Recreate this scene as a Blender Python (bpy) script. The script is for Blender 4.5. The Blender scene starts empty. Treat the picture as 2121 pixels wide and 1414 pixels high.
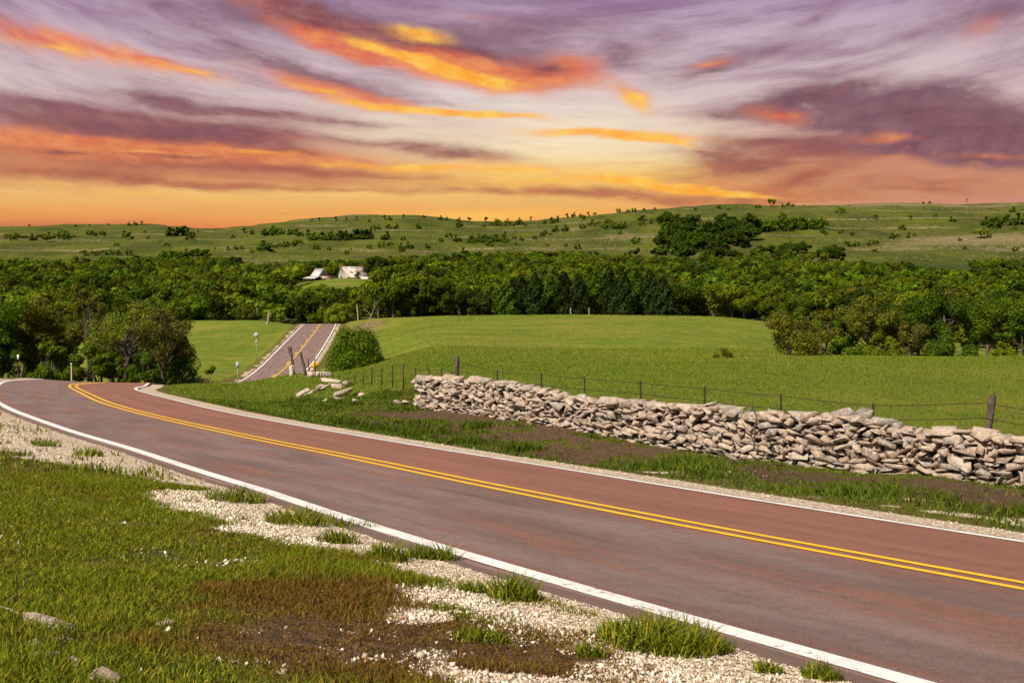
import bpy, bmesh, math, random
import numpy as np
from mathutils import Vector, Matrix

# =====================================================================================
# camera, world, sun, exposure
# =====================================================================================
scene = bpy.context.scene
COL = scene.collection
R = math.radians
F_PX, CX, YH = 2500.0, 1060.5, 540.0
cam_d = bpy.data.cameras.new('camera'); cam = bpy.data.objects.new('camera', cam_d); COL.objects.link(cam)
cam.location = (0, 0, 0); cam.rotation_euler = (R(90), 0, 0)
cam_d.sensor_width = 36.0; cam_d.lens = 36.0*F_PX/2121.0
cam_d.shift_y = -(707.0-YH)/2121.0
cam_d.clip_start = .1; cam_d.clip_end = 20000
scene.camera = cam
scene.view_settings.view_transform = 'Standard'; scene.view_settings.look = 'None'
scene.view_settings.exposure = 0.62; scene.view_settings.gamma = 1.0
scene.cycles.max_bounces = 5; scene.cycles.diffuse_bounces = 2; scene.cycles.transmission_bounces = 3
scene.cycles.transparent_max_bounces = 4; scene.cycles.caustics_reflective = False; scene.cycles.caustics_refractive = False

SUN_AZ, SUN_EL = R(220), R(46)          # compass style: 0 = view direction, clockwise
sv = Vector((math.sin(SUN_AZ)*math.cos(SUN_EL), math.cos(SUN_AZ)*math.cos(SUN_EL), math.sin(SUN_EL)))
sun_d = bpy.data.lights.new('sun', 'SUN'); sun_d.energy = 4.6; sun_d.angle = R(.55); sun_d.color = (1.0, .90, .76)
sun = bpy.data.objects.new('sun', sun_d); COL.objects.link(sun)
sun.rotation_euler = (-sv).to_track_quat('-Z', 'Y').to_euler(); sun.location = (0, 0, 60)

def lin(r, g, b):
    f = lambda c: ((c/255+.055)/1.055)**2.4 if c > 10 else c/255/12.92
    return (f(r), f(g), f(b), 1.0)

class NT:
    """small helper to write node trees"""
    def __init__(s, tree): s.t = tree; s.n = tree.nodes; s.l = tree.links
    def node(s, kind, **kw):
        n = s.n.new(kind)
        for k, v in kw.items(): setattr(n, k, v)
        return n
    def link(s, a, b): s.l.new(a, b)
    def put(s, sock, v):
        if hasattr(v, 'node'): s.link(v, sock)
        elif v is not None: sock.default_value = v
    def math(s, op, a, b=None, c=None, clamp=False):
        n = s.node('ShaderNodeMath', operation=op, use_clamp=clamp)
        for i, v in enumerate((a, b, c)): s.put(n.inputs[i], v)
        return n.outputs[0]
    def vmath(s, op, a, b=None):
        n = s.node('ShaderNodeVectorMath', operation=op)
        s.put(n.inputs[0], a); s.put(n.inputs[1], b)
        return n.outputs[0]
    def mix(s, fac, a, b, blend='MIX'):
        n = s.node('ShaderNodeMix', data_type='RGBA', blend_type=blend)
        s.put(n.inputs[0], fac); s.put(n.inputs[6], a); s.put(n.inputs[7], b)
        return n.outputs[2]
    def noise(s, vec, scale, detail=3, rough=.55, dist=0.0, out='Fac', dim='3D'):
        n = s.node('ShaderNodeTexNoise', noise_dimensions=dim)
        if vec is not None: s.link(vec, n.inputs['Vector'])
        n.inputs['Scale'].default_value = scale; n.inputs['Detail'].default_value = detail
        n.inputs['Roughness'].default_value = rough; n.inputs['Distortion'].default_value = dist
        return n.outputs[out]
    def voro(s, vec, scale, feature='F1', out='Distance', rnd=1.0):
        n = s.node('ShaderNodeTexVoronoi', feature=feature)
        if vec is not None: s.link(vec, n.inputs['Vector'])
        n.inputs['Scale'].default_value = scale; n.inputs['Randomness'].default_value = rnd
        return n.outputs[out]
    def ss(s, v, lo, hi, a=0.0, b=1.0, kind='SMOOTHSTEP'):
        n = s.node('ShaderNodeMapRange', interpolation_type=kind)
        s.put(n.inputs[0], v)
        for i, x in enumerate((lo, hi, a, b)): s.put(n.inputs[i+1], x)
        return n.outputs[0]
    def ramp(s, v, stops, interp='LINEAR'):
        n = s.node('ShaderNodeValToRGB'); cr = n.color_ramp; cr.interpolation = interp
        while len(cr.elements) < len(stops): cr.elements.new(.5)
        for e, (p, c) in zip(cr.elements, stops): e.position = p; e.color = c
        s.put(n.inputs[0], v); return n.outputs[0]
    def mapping(s, vec, loc=(0,0,0), rot=(0,0,0), scale=(1,1,1), kind='POINT'):
        n = s.node('ShaderNodeMapping', vector_type=kind)
        s.link(vec, n.inputs[0]); n.inputs[1].default_value = loc; n.inputs[2].default_value = rot; n.inputs[3].default_value = scale
        return n.outputs[0]
    def attr(s, name, out='Fac'):
        n = s.node('ShaderNodeAttribute', attribute_name=name); return n.outputs[out]

# ---- sky: sunset clouds in the world shader, laid out by compass bearing and elevation -------
def build_sky():
    w = bpy.data.worlds.new('World'); scene.world = w; w.use_nodes = True
    t = NT(w.node_tree); t.n.clear()
    tc = t.node('ShaderNodeTexCoord'); sx = t.node('ShaderNodeSeparateXYZ'); t.link(tc.outputs['Generated'], sx.inputs[0])
    az = t.math('MULTIPLY', t.math('ARCTAN2', sx.outputs[0], sx.outputs[1]), 57.29578)
    el = t.math('MULTIPLY', t.math('ARCSINE', sx.outputs[2]), 57.29578)
    cb = t.node('ShaderNodeCombineXYZ'); t.link(az, cb.inputs[0]); t.link(el, cb.inputs[1]); P = cb.outputs[0]
    # turbulence: three octave groups of warp, streaks longer along the horizon
    w1 = t.vmath('SUBTRACT', t.noise(t.mapping(P, (3,7,0), (0,0,R(10)), (.16,.42,1)), 1.0, 3, .55, 0, 'Color'), (.5,.5,.5))
    w2 = t.vmath('SUBTRACT', t.noise(t.mapping(P, (13,2,4), (0,0,R(6)), (.50,1.7,1)), 1.0, 4, .55, .2, 'Color'), (.5,.5,.5))
    Pw = t.vmath('ADD', P, t.vmath('MULTIPLY', w1, (2.6,1.0,0)))
    Pw = t.vmath('ADD', Pw, t.vmath('MULTIPLY', w2, (.9,.34,0)))
    # streak direction fans out: falling to the right on the left side, rising on the right, level near the horizon
    fan = t.math('MULTIPLY', t.math('MULTIPLY', t.math('MULTIPLY', az, az), el), .00055)
    q = t.math('SUBTRACT', t.math('MULTIPLY_ADD', az, .035, el), fan)
    cq = t.node('ShaderNodeCombineXYZ'); t.link(az, cq.inputs[0]); t.link(q, cq.inputs[1]); Q = cq.outputs[0]
    Qw = t.vmath('ADD', Q, t.vmath('MULTIPLY', w1, (2.2,.7,0)))
    n_str = t.noise(t.mapping(Qw, (1,4,2), (0,0,0), (.12,.95,1)), 1.0, 10, .64)          # long streaks
    n_fine = t.noise(t.mapping(Qw, (7,1,5), (0,0,R(4)), (.50,1.5,1)), 1.0, 10, .66)       # torn edges
    n_puff = t.noise(t.mapping(Qw, (2,9,1), (0,0,R(10)), (.75,1.35,1)), 1.0, 10, .62, .1)
    n_wisp = t.noise(t.mapping(Qw, (5,2,8), (0,0,0), (.22,3.6,1)), 1.0, 8, .62)           # thin cirrus

    def deg(x, y):
        a = math.atan((x-CX)/F_PX); return math.degrees(a), math.degrees(math.atan((YH-y)/F_PX*math.cos(a)))
    def blobs(L, vec=Pw):
        s = None
        for x, y, rx, ry, rot, wt in L:
            a, e = deg(x, y)
            m = t.mapping(vec, (a, e, 0), (0, 0, R(-rot)), (rx*.0229*1.75, ry*.0229*1.75, 1e4), 'TEXTURE')
            g = t.node('ShaderNodeTexGradient', gradient_type='QUADRATIC_SPHERE'); t.link(m, g.inputs[0])
            s = t.math('MULTIPLY_ADD', g.outputs['Fac'], wt, s if s is not None else 0.0)
        return s
    def cloud(L, noise, k, lo, hi):
        b = blobs(L)
        v = t.math('MULTIPLY', b, t.math('MULTIPLY_ADD', noise, k, 1.0-.5*k))
        return t.ss(v, lo, hi)

    e = t.math('ADD', el, t.math('MULTIPLY', t.math('SUBTRACT', n_str, .5), 1.3))
    S = lambda y: (540-y)/2500*57.3/13.0
    base = t.ramp(t.math('DIVIDE', e, 13.0), [
        (S(480), lin(222,128,78)), (S(440), lin(236,166,94)), (S(408), lin(240,194,118)), (S(372), lin(212,142,96)),
        (S(325), lin(206,142,110)), (S(275), lin(212,172,160)), (S(215), lin(214,192,190)), (S(120), lin(206,186,194)),
        (S(50), lin(188,164,184)), (S(0), lin(166,140,168))])
    # pinker to the right, glowing where the sun went down
    base = t.mix(t.math('MULTIPLY', t.ss(az, 6, 20), t.ss(el, 7, 1.5)), base, lin(196,136,124))
    glow = t.ss(blobs([(1200,330,560,110,0,1.0),(1120,205,360,80,0,1.0),(900,262,330,46,0,.8),(1240,318,240,60,0,.9),(1120,240,200,60,0,.5)]), .05, .85)
    base = t.mix(t.math('MULTIPLY', glow, .85), base, t.ramp(t.math('DIVIDE', el, 13.0), [(S(430), lin(255,194,78)), (S(360), lin(255,216,124)), (S(310), lin(255,238,196)), (S(200), lin(230,216,210))]))
    lowg = t.ss(blobs([(930,452,520,26,-1,1.0),(330,405,420,22,1,.55)]), .1, .9)
    base = t.mix(t.math('MULTIPLY', lowg, .85), base, lin(255,196,92))
    # thin streaky veil everywhere
    veil = t.math('MULTIPLY', t.ss(n_str, .38, .72), t.ss(el, 1.0, 4.5))
    base = t.mix(t.math('MULTIPLY', veil, t.ss(glow, .9, 0.0, .35, .95, 'LINEAR')), base, t.ramp(t.math('DIVIDE', el, 13.0), [(S(440), lin(228,154,94)), (S(330), lin(176,112,98)), (S(200), lin(168,136,146)), (S(0), lin(138,106,140))]))

    wv = t.math('MULTIPLY', t.ss(n_wisp, .52, .70), t.ss(el, 2.0, 6.0, .10, .26))
    base = t.mix(wv, base, t.ramp(t.math('DIVIDE', el, 13.0), [(S(430), lin(250,190,120)), (S(330), lin(244,206,170)), (S(200), lin(228,208,206)), (S(0), lin(196,174,194))]))
    # mauve cloud banks
    mauve_L = [(560,35,230,60,8,.9),(790,70,330,62,16,1.25),(1080,135,190,50,8,1.1),(330,15,200,45,8,.6),
        (150,262,330,46,6,1.1),(470,285,230,40,3,1.2),(330,205,150,22,7,.9),(520,232,260,22,4,.8),(600,150,200,28,14,.5),
        (1480,145,110,26,-16,.8),(1180,60,200,34,0,.6),(1300,120,120,50,0,.5),(1680,38,120,24,-28,.8),(2080,15,190,75,0,.9),(1900,75,200,36,-10,.45),
        (420,330,150,17,0,.95),(610,318,70,9,4,.7),(960,322,170,22,4,.85),(100,312,200,14,4,.9),(640,352,240,12,2,.6),
        (1520,345,220,40,-8,.95),(1660,372,150,22,-16,.8),(1730,305,260,34,2,.75),(1450,318,120,20,6,.6),(1960,375,280,20,2,.6),
        (90,352,330,26,2,.7),(1250,400,420,18,2,.7),(1650,405,330,18,2,.6),(300,372,420,14,2,.5),(110,466,220,11,-2,1.0),(1500,240,120,18,6,.55),(700,390,400,10,1,.4)]
    mauve_L += [(230,232,280,14,6,.55),(700,252,240,12,4,.5),(740,190,240,22,12,.6),(930,215,160,18,8,.4),(520,110,240,30,18,.55),(250,160,200,26,10,.5),(60,210,160,26,4,.5),
        (1380,90,200,34,-6,.5),(1560,110,240,20,-14,.35),(1720,150,200,18,-12,.5),(1600,210,180,26,-10,.7),(1560,290,240,20,2,.55),(1900,395,300,20,2,.6),(1600,420,360,14,2,.6),
        (820,300,260,18,4,.6),(380,345,320,14,2,.7),(820,365,300,12,2,.4),(1000,392,380,14,1,.35),(420,385,300,9,1,.4),(1050,70,200,40,6,.6),(900,20,200,22,8,.4),(1250,30,200,22,-4,.35)]
    m1 = t.math('MULTIPLY', cloud(mauve_L, n_fine, 1.7, .10, 1.0), .88)
    mcol = t.ramp(t.math('DIVIDE', el, 13.0), [(S(440), lin(212,132,84)), (S(370), lin(180,102,82)), (S(300), lin(150,86,86)), (S(180), lin(140,98,108)), (S(0), lin(146,112,136))])
    mcol = t.mix(t.ss(n_puff, .35, .7), mcol, t.mix(.35, mcol, lin(90,60,76)))
    col = t.mix(m1, base, mcol)
    # dark slate-plum core on the right and in the top band
    dark_L = [(1880,240,300,66,10,1.25),(2060,265,220,80,8,1.3),(1690,195,200,30,-14,1.0),(1770,262,260,36,6,.9),(1960,185,120,30,-8,.7),(2040,310,200,28,4,.8),
        (700,55,280,44,14,.85),(540,40,120,40,10,.5),(420,270,180,30,3,.5),(1830,320,330,24,2,.5)]
    m2 = cloud(dark_L, n_puff, 1.8, .16, 1.1)
    col = t.mix(t.math('MULTIPLY', m2, .92), col, t.mix(t.ss(n_puff, .3, .72), lin(112,74,90), lin(142,100,110)))
    # clouds lit red-orange from below
    red_L = [(330,312,300,14,4,.4),(760,85,240,40,18,.9),(930,120,240,40,16,.8),(1120,150,150,34,6,.8),(600,290,260,14,4,.5),(250,325,260,16,4,.8),(60,275,140,22,6,.55),(1450,395,340,14,4,.6),(90,80,240,44,12,1.0),(330,128,200,26,14,.85),(680,98,180,30,20,1.0),(840,120,230,36,17,1.3),(1010,160,180,26,12,1.1),(1180,130,90,36,0,.75),
        (640,180,200,24,15,.9),(800,215,190,20,8,.8),(180,305,330,26,4,1.0),(480,318,300,20,3,.95),(700,335,240,14,2,.7),(1000,335,120,12,0,.6),
        (1470,136,70,14,-14,.85),(1300,190,120,40,22,.7),(1610,240,110,28,8,.8),(1840,290,150,14,2,.7),(2060,320,130,12,4,.7),(1860,332,110,11,2,.7),(2040,55,110,45,-10,.55),
        (1330,282,200,16,3,.8),(1500,380,300,16,6,.6),(560,8,140,18,4,.5),(1000,45,200,26,10,.4),(60,340,160,26,2,.5)]
    m3 = cloud(red_L, n_puff, 1.6, .14, 1.0)
    rlow = t.ss(el, 6.5, 3.6)
    rcol = t.mix(t.ss(n_fine, .35, .68), t.mix(rlow, lin(224,106,72), lin(214,116,78)), t.mix(rlow, lin(250,154,88), lin(240,158,98)))
    col = t.mix(t.math('MULTIPLY', m3, t.ss(el, 3.2, 6.5, .62, .84)), col, rcol)
    # dark plum tops left above the lit undersides
    top_L = [(620,30,190,34,12,1.2),(770,60,170,28,17,1.2),(900,88,110,18,18,.6),(1010,112,110,18,12,.9),(1130,142,80,26,-4,.9),(470,278,190,22,3,1.0),(210,262,190,20,7,.9),(370,331,120,8,1,.9),(120,312,140,9,3,.8),(640,322,90,6,3,.6),
        (1690,205,150,22,-14,.9),(1960,250,240,44,8,1.0),(340,205,130,14,7,.7),(1480,150,70,12,-14,.6),(700,205,120,10,12,.5),(1560,352,140,16,-8,.7),(980,330,110,9,3,.6)]
    m5 = cloud(top_L, n_puff, 1.7, .14, 1.0)
    col = t.mix(t.math('MULTIPLY', m5, .84), col, t.mix(t.ss(n_fine, .3, .7), t.mix(rlow, lin(108,68,82), lin(128,76,76)), t.mix(rlow, lin(146,98,108), lin(162,96,86))))
    # hottest yellow edges
    yel_L = [(930,150,170,16,18,.8),(820,120,120,12,18,.6),(1330,285,240,12,3,.9),(1150,375,260,12,0,.7),(760,345,220,10,2,.7),(960,235,220,8,4,.7),(1400,388,240,8,6,.9),(300,318,200,7,3,.5),(120,100,200,20,8,.6),(400,148,110,13,14,.8),(875,72,90,22,12,1.2),(860,130,170,16,18,1.0),(1000,163,130,14,10,1.35),(660,192,110,10,14,.85),(830,226,200,9,4,.9),
        (1310,205,60,22,32,1.1),(1230,272,190,12,2,1.0),(1390,298,90,9,10,1.1),(1360,378,130,7,8,1.0),(1480,392,130,7,8,.8),(1080,350,180,16,0,.75),(900,345,150,10,0,.7),(530,318,120,9,2,.7),(580,435,90,3,0,.6),(1020,240,150,9,2,.7)]
    m4 = cloud(yel_L, n_puff, 1.6, .10, .95)
    col = t.mix(t.math('MULTIPLY', m4, .92), col, t.mix(t.ss(n_puff, .35, .7), lin(255,168,58), lin(255,208,96)))
    # overhead and behind: clear evening sky (Nishita)
    ni = t.node('ShaderNodeTexSky', sky_type='NISHITA', sun_disc=False); ni.sun_elevation = SUN_EL; ni.sun_rotation = SUN_AZ
    up = t.mix(1.0, t.mix(.085, (0,0,0,1), ni.outputs[0]), (1.0,.86,.74,1), 'MULTIPLY')
    lift = t.math('MAXIMUM', t.ss(el, 13, 34), t.ss(t.math('ABSOLUTE', az), 50, 95))
    col = t.mix(lift, col, up)
    bg = t.node('ShaderNodeBackground'); t.link(col, bg.inputs[0]); bg.inputs[1].default_value = 0.65
    out = t.node('ShaderNodeOutputWorld'); t.link(bg.outputs[0], out.inputs[0])
    w.cycles.sampling_method = 'MANUAL'; w.cycles.sample_map_resolution = 512
build_sky()
PH, PA, PB = 1.186, -0.0723, -0.113        # roadside plane: z = -PH + PA*X + PB*Y
_rs = np.random.RandomState(7)
_lat = _rs.rand(256, 256)
def vnoise(x, y):
    x = np.asarray(x, float); y = np.asarray(y, float)
    xi = np.floor(x).astype(int); yi = np.floor(y).astype(int)
    fx = x-xi; fy = y-yi
    fx = fx*fx*(3-2*fx); fy = fy*fy*(3-2*fy)
    g = lambda a, b: _lat[a & 255, b & 255]
    return (g(xi,yi)*(1-fx)+g(xi+1,yi)*fx)*(1-fy)+(g(xi,yi+1)*(1-fx)+g(xi+1,yi+1)*fx)*fy
def fbm(x, y, o=4):
    s = 0; a = .5; t = 0
    for i in range(o):
        s = s+a*vnoise(x*2**i+17.3*i, y*2**i+5.1*i); t += a; a *= .5
    return s/t
def sstep(a, b, x):
    t = np.clip((x-a)/(b-a), 0, 1); return t*t*(3-2*t)
def unplane(px, py):
    u = (px-CX)/F_PX; v = -(py-YH)/F_PX
    Y = -PH/(v-PA*u-PB); return u*Y, Y
# --- road centre line (plan) and its height -------------------------------------------------
_near = [(2121,1219),(1846,1169),(1634,1129.5),(1423,1090),(1211,1047.5),(1000,1006),(700,943),(594,923),(462,895),(330,865.6),(231,839),(185,819.5),(152,798)]
_pts = [(18.0,-12.0),(12.2,-2.2),(7.6,4.4)]+[unplane(*p) for p in _near]+[(-30.6,88),(-33.8,101),(-35.9,116),(-36.2,134),(-34.8,151),(-33.3,165),(-33.2,176),(-34.2,191),(-37.6,225),(-41.8,261),(-46,292),(-50,325)]
def catmull(P, n=14):
    P = [np.array(p, float) for p in P]; out = []
    for i in range(len(P)-1):
        p0 = P[max(i-1,0)]; p1 = P[i]; p2 = P[i+1]; p3 = P[min(i+2,len(P)-1)]
        # centripetal
        t0=0; t1=t0+max(np.linalg.norm(p1-p0),1e-3)**.5; t2=t1+np.linalg.norm(p2-p1)**.5; t3=t2+max(np.linalg.norm(p3-p2),1e-3)**.5
        for k in range(n):
            t = t1+(t2-t1)*k/n
            A1=(t1-t)/(t1-t0)*p0+(t-t0)/(t1-t0)*p1; A2=(t2-t)/(t2-t1)*p1+(t-t1)/(t2-t1)*p2; A3=(t3-t)/(t3-t2)*p2+(t-t2)/(t3-t2)*p3
            B1=(t2-t)/(t2-t0)*A1+(t-t0)/(t2-t0)*A2; B2=(t3-t)/(t3-t1)*A2+(t-t1)/(t3-t1)*A3
            out.append((t2-t)/(t2-t1)*B1+(t-t1)/(t2-t1)*B2)
    out.append(P[-1]); return np.array(out)
def resample(P, step):
    d = np.r_[0, np.cumsum(np.linalg.norm(np.diff(P, axis=0), axis=1))]
    s = np.arange(0, d[-1], step)
    return np.stack([np.interp(s, d, P[:, k]) for k in range(P.shape[1])], 1)
ROAD = resample(catmull(_pts), .5)
for _ in range(14):     # smooth the measured points
    ROAD[1:-1] = .25*ROAD[:-2]+.5*ROAD[1:-1]+.25*ROAD[2:]
_zy = np.array([97,108,118,130,145,157,165,175,191,210,225,245,261,275,292,325],float)
_zz = np.array([0,-11.35,-12.9,-14.8,-16.6,-16.9,-16.35,-15.55,-14.75,-14.3,-14.1,-13.95,-13.9,-14.3,-15.4,-19],float)
_zz[0] = -PH+PA*(-33)+PB*97
def plane(X, Y): return -PH+PA*X+PB*Y
_yy = np.linspace(97,325,229); _zs = np.interp(_yy,_zy,_zz)
for _ in range(60): _zs[1:-1] = .25*_zs[:-2]+.5*_zs[1:-1]+.25*_zs[2:]
def road_z(X, Y):
    p = plane(X, Y); w = sstep(90, 108, Y)
    return p*(1-w)+np.interp(Y,_yy,_zs)*w
ROAD_T = np.gradient(ROAD, axis=0); ROAD_T /= np.linalg.norm(ROAD_T, axis=1)[:, None]
ROAD_N = np.stack([ROAD_T[:,1], -ROAD_T[:,0]], 1)      # to the right of the travel direction = inner side
def widen(yc):
    """the camera-side lane opens out a little towards the viewer"""
    return np.clip((14.5-yc)/7.0, 0, 1.4)*.44
def road_dist(X, Y):
    """signed distance from the centre line (positive = field side), plus index along it"""
    X = np.ravel(X); Y = np.ravel(Y); out = np.full(X.shape, 1e3); idx = np.zeros(X.shape, int)
    near = np.where((np.abs(X) < 90) & (Y < 340) & (Y > -30))[0]
    R = ROAD[::2]
    for c in range(0, len(near), 20000):
        i = near[c:c+20000]
        d2 = (X[i,None]-R[None,:,0])**2+(Y[i,None]-R[None,:,1])**2
        j = d2.argmin(1); jj = np.minimum(j*2, len(ROAD)-1)
        dx = X[i]-ROAD[jj,0]; dy = Y[i]-ROAD[jj,1]
        s = dx*ROAD_N[jj,0]+dy*ROAD_N[jj,1]
        along = dx*ROAD_T[jj,0]+dy*ROAD_T[jj,1]
        far = np.abs(along) > 1.5
        o_ = np.where(far, np.sign(s)*np.sqrt(d2.min(1)), s)
        out[i] = np.where(o_ < -1.5, o_+widen(ROAD[jj,1]), o_); idx[i] = jj
    return out, idx
# --- terrain: thin-plate surface through survey points ---------------------------------------
CTRL = []
for Yr in (2.5,5,9,14,20,27): 
    for px in (-1500,-700,-100,400,900,1400,1900,2500,3300): CTRL.append((px,Yr,None))
for Yr in (38,52,66,80): 
    for px in (-1500,-700,-250): CTRL.append((px,Yr,None))
for p in ((152,72),(60,72),(250,60),(330,45),(594,30),(700,26),(240,85),(330,70),(500,45),(150,90)): CTRL.append((p[0],p[1],None))
CTRL += [(2121,26,1013),(1800,29.4,982),(1500,33.1,956),(1200,38,904),(1000,43.6,866),(865,48,846),(780,48,850),
 # verge in front of the wall and the brow inside the bend
 (1900,23,1045),(1300,29,992),(1000,34,940),(800,42,880),(680,52,836),(590,60,830),(500,66,820),(430,78,806),
 (835,58,806),(735,69,801),(660,75,803),(560,78,806),(620,86,787),
 (450,92,797),(500,93,795),(560,93,785),(605,93,777),(650,94,773),(690,95,772),(740,95,770),
 (420,103,797),(330,118,800),
 (400,128,814),(500,125,815),(560,125,817),(610,128,806),(650,128,792),(735,115,767),(690,120,776),(800,115,748),(735,145,762),(735,180,733),
 (700,200,722),(690,172,757),(690,232,697),(770,240,686),(740,262,664),(800,262,659),
 # pasture behind the wall
 (2121,34,950),(2121,50,868),(2121,70,790),(2121,95,740),(2121,120,745),(2121,160,742),(2121,240,700),
 (1800,38,900),(1800,50,855),(1800,70,786),(1800,96,739.5),(1800,120,743),(1800,160,735),(1800,240,690),
 (2600,35,930),(2600,95,738),(2600,150,742),(2600,240,700),(3200,40,900),(3200,95,735),(3200,240,690),
 (1500,40,868),(1500,55,815),(1500,75,770),(1500,97,745),(1500,130,712),(1500,175,683),(1500,240,657),
 (1200,46,835),(1200,62,788),(1200,97,742),(1200,130,713),(1200,175,684),(1200,250,653),
 (1000,50,820),(1000,70,772),(1000,97,737),(1000,130,710),(1000,175,683),(1000,255,653),
 (900,58,796),(900,75,763),(900,97,733),(900,130,707),(900,175,681),(900,258,655),
 # left side: hollow behind the bend, slope with the far road
 (-200,108,800),(0,108,796),(200,112,797),(330,135,812),(0,150,800),(200,150,812),(-600,110,800),
 (400,165,778),(400,205,735),(400,255,692),(400,305,664),(520,165,786),(520,205,735),(520,250,690),(540,290,664),(470,185,757),
 (200,230,735),(0,220,745),(200,310,680),(0,310,690),(-600,220,760),(-600,310,690)]
# wooded valley and the hills beyond
for px in (-900,-300,0,300,560,900,1200,1500,1800,2121,2600,3300):
    c0 = 672 if px >= 800 else 678
    CTRL += [(px,300 if px>=800 else 345,c0),(px,400,640),(px,500,612),(px,640,583),(px,800,562)]
CTRL += [(690,300,680),(690,345,655),(690,395,612),(690,437,583),(640,437,585),(760,437,582),(690,480,579),(690,560,577),(690,700,568)]
HILL = {-900:[(1000,540),(1200,520),(1450,495),(1800,475),(2300,462),(3000,470)],
 -300:[(1000,543),(1200,520),(1450,498),(1750,480),(2200,468),(2800,472),(3400,480)],
 0:[(1000,545),(1200,521),(1400,503),(1700,489),(2100,473),(2600,477),(3400,484)],
 300:[(1000,543),(1200,516),(1400,494),(1600,489),(2000,476),(2300,467),(2800,472),(3400,484)],
 400:[(1000,543),(1200,516),(1400,494),(1600,489),(2000,479),(2300,474),(2800,478)],
 600:[(1000,543),(1200,512),(1400,489),(1700,470),(2000,459),(2400,462),(3200,475)],
 850:[(1000,540),(1200,506),(1400,481),(1700,456),(1900,449),(2300,456),(3000,470)],
 1000:[(1000,540),(1200,509),(1400,486),(1700,466),(1900,460),(2300,464),(3000,474)],
 1300:[(1000,535),(1200,502),(1400,466),(1600,441),(1700,435),(2000,440),(2800,456)],
 1600:[(1000,535),(1200,502),(1400,462),(1600,433),(1700,428),(2000,434),(2800,450)],
 1850:[(1000,532),(1150,508),(1280,486),(1400,466),(1600,430),(1720,425),(2000,430),(2800,448)],
 2121:[(1000,528),(1130,500),(1240,478),(1400,464),(1600,428),(1750,421),(2000,427),(2800,446)],
 2600:[(1000,525),(1200,495),(1400,460),(1700,420),(2000,424),(2800,440)],
 3300:[(1000,525),(1200,495),(1400,460),(1700,420),(2000,424),(2800,440)]}
for px, L in HILL.items():
    for Y, y in L: CTRL.append((px,Y,y))
def _base(X, Y):
    R = np.hypot(X, Y)+1e-6
    f = np.where(R < 120, R, 120+130*(1-np.exp(-np.maximum(R-120,0)/130)))
    return -PH+(PA*X+PB*Y)*f/R
def _tq(X, Y):
    return np.clip(np.arctan2(X, Y), -.75, .75)*6.0, np.log(np.maximum(np.hypot(X, Y),2.2))*2.2
_c = np.array([(( p-CX)/F_PX*Y, Y, (_base((p-CX)/F_PX*Y,Y) if y is None else -(y-YH)/F_PX*Y)) for p,Y,y in CTRL], float)
_ca, _cb = _tq(_c[:,0], _c[:,1])
_cr = (_c[:,2]-_base(_c[:,0],_c[:,1]))/np.hypot(_c[:,0],_c[:,1])
def _phi(r2): return np.where(r2 > 1e-12, .5*r2*np.log(r2+1e-20), 0)
_n = len(_ca)
_A = np.zeros((_n+3,_n+3)); _A[:_n,:_n] = _phi((_ca[:,None]-_ca)**2+(_cb[:,None]-_cb)**2)+np.eye(_n)*.002
_A[:_n,_n:] = np.stack([np.ones(_n),_ca,_cb],1); _A[_n:,:_n] = _A[:_n,_n:].T
_w = np.linalg.solve(_A, np.r_[_cr,0,0,0])
def terrain(X, Y, road=True):
    sh = np.shape(X); X = np.ravel(np.asarray(X,float)); Y = np.ravel(np.asarray(Y,float))
    a, b = _tq(X, Y); r = np.zeros(X.shape)
    for c in range(0, len(X), 20000):
        s = slice(c, c+20000)
        r[s] = _phi((a[s,None]-_ca)**2+(b[s,None]-_cb)**2)@_w[:_n]+_w[_n]+_w[_n+1]*a[s]+_w[_n+2]*b[s]
    R = np.hypot(X, Y)
    th = np.abs(np.arctan2(X, Y)); r = r*(1-.8*sstep(.8,1.7,th))
    z = _base(X, Y)+r*R
    # relief: small hummocks near, folds on the hills
    z = z+(fbm(X*.9,Y*.9,3)-.5)*.10*sstep(3,9,R)*(1-sstep(60,150,R))+(fbm(X*.12,Y*.12,3)-.5)*.35*sstep(25,80,R)*(1-sstep(300,600,R))*.6
    z = z+(fbm(X*.006+3,Y*.006,4)-.5)*14*sstep(900,1300,R)
    # stepped limestone benches on the hills
    st = 9.0; ph = (z+6*fbm(X*.004,Y*.004,2))/st; fr = ph-np.floor(ph)
    z = z+st*.32*(sstep(.72,.98,fr)-fr)*sstep(950,1200,R)
    if road:
        d, j = road_dist(X, Y); ad = np.abs(d)
        w = 1-sstep(4.4, 7.5, ad)
        jr = ROAD[j]; zr = road_z(X, Y)
        z = z*(1-w)+(zr-.05+.06*sstep(3.66,3.86,ad))*w
    return z.reshape(sh)

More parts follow.
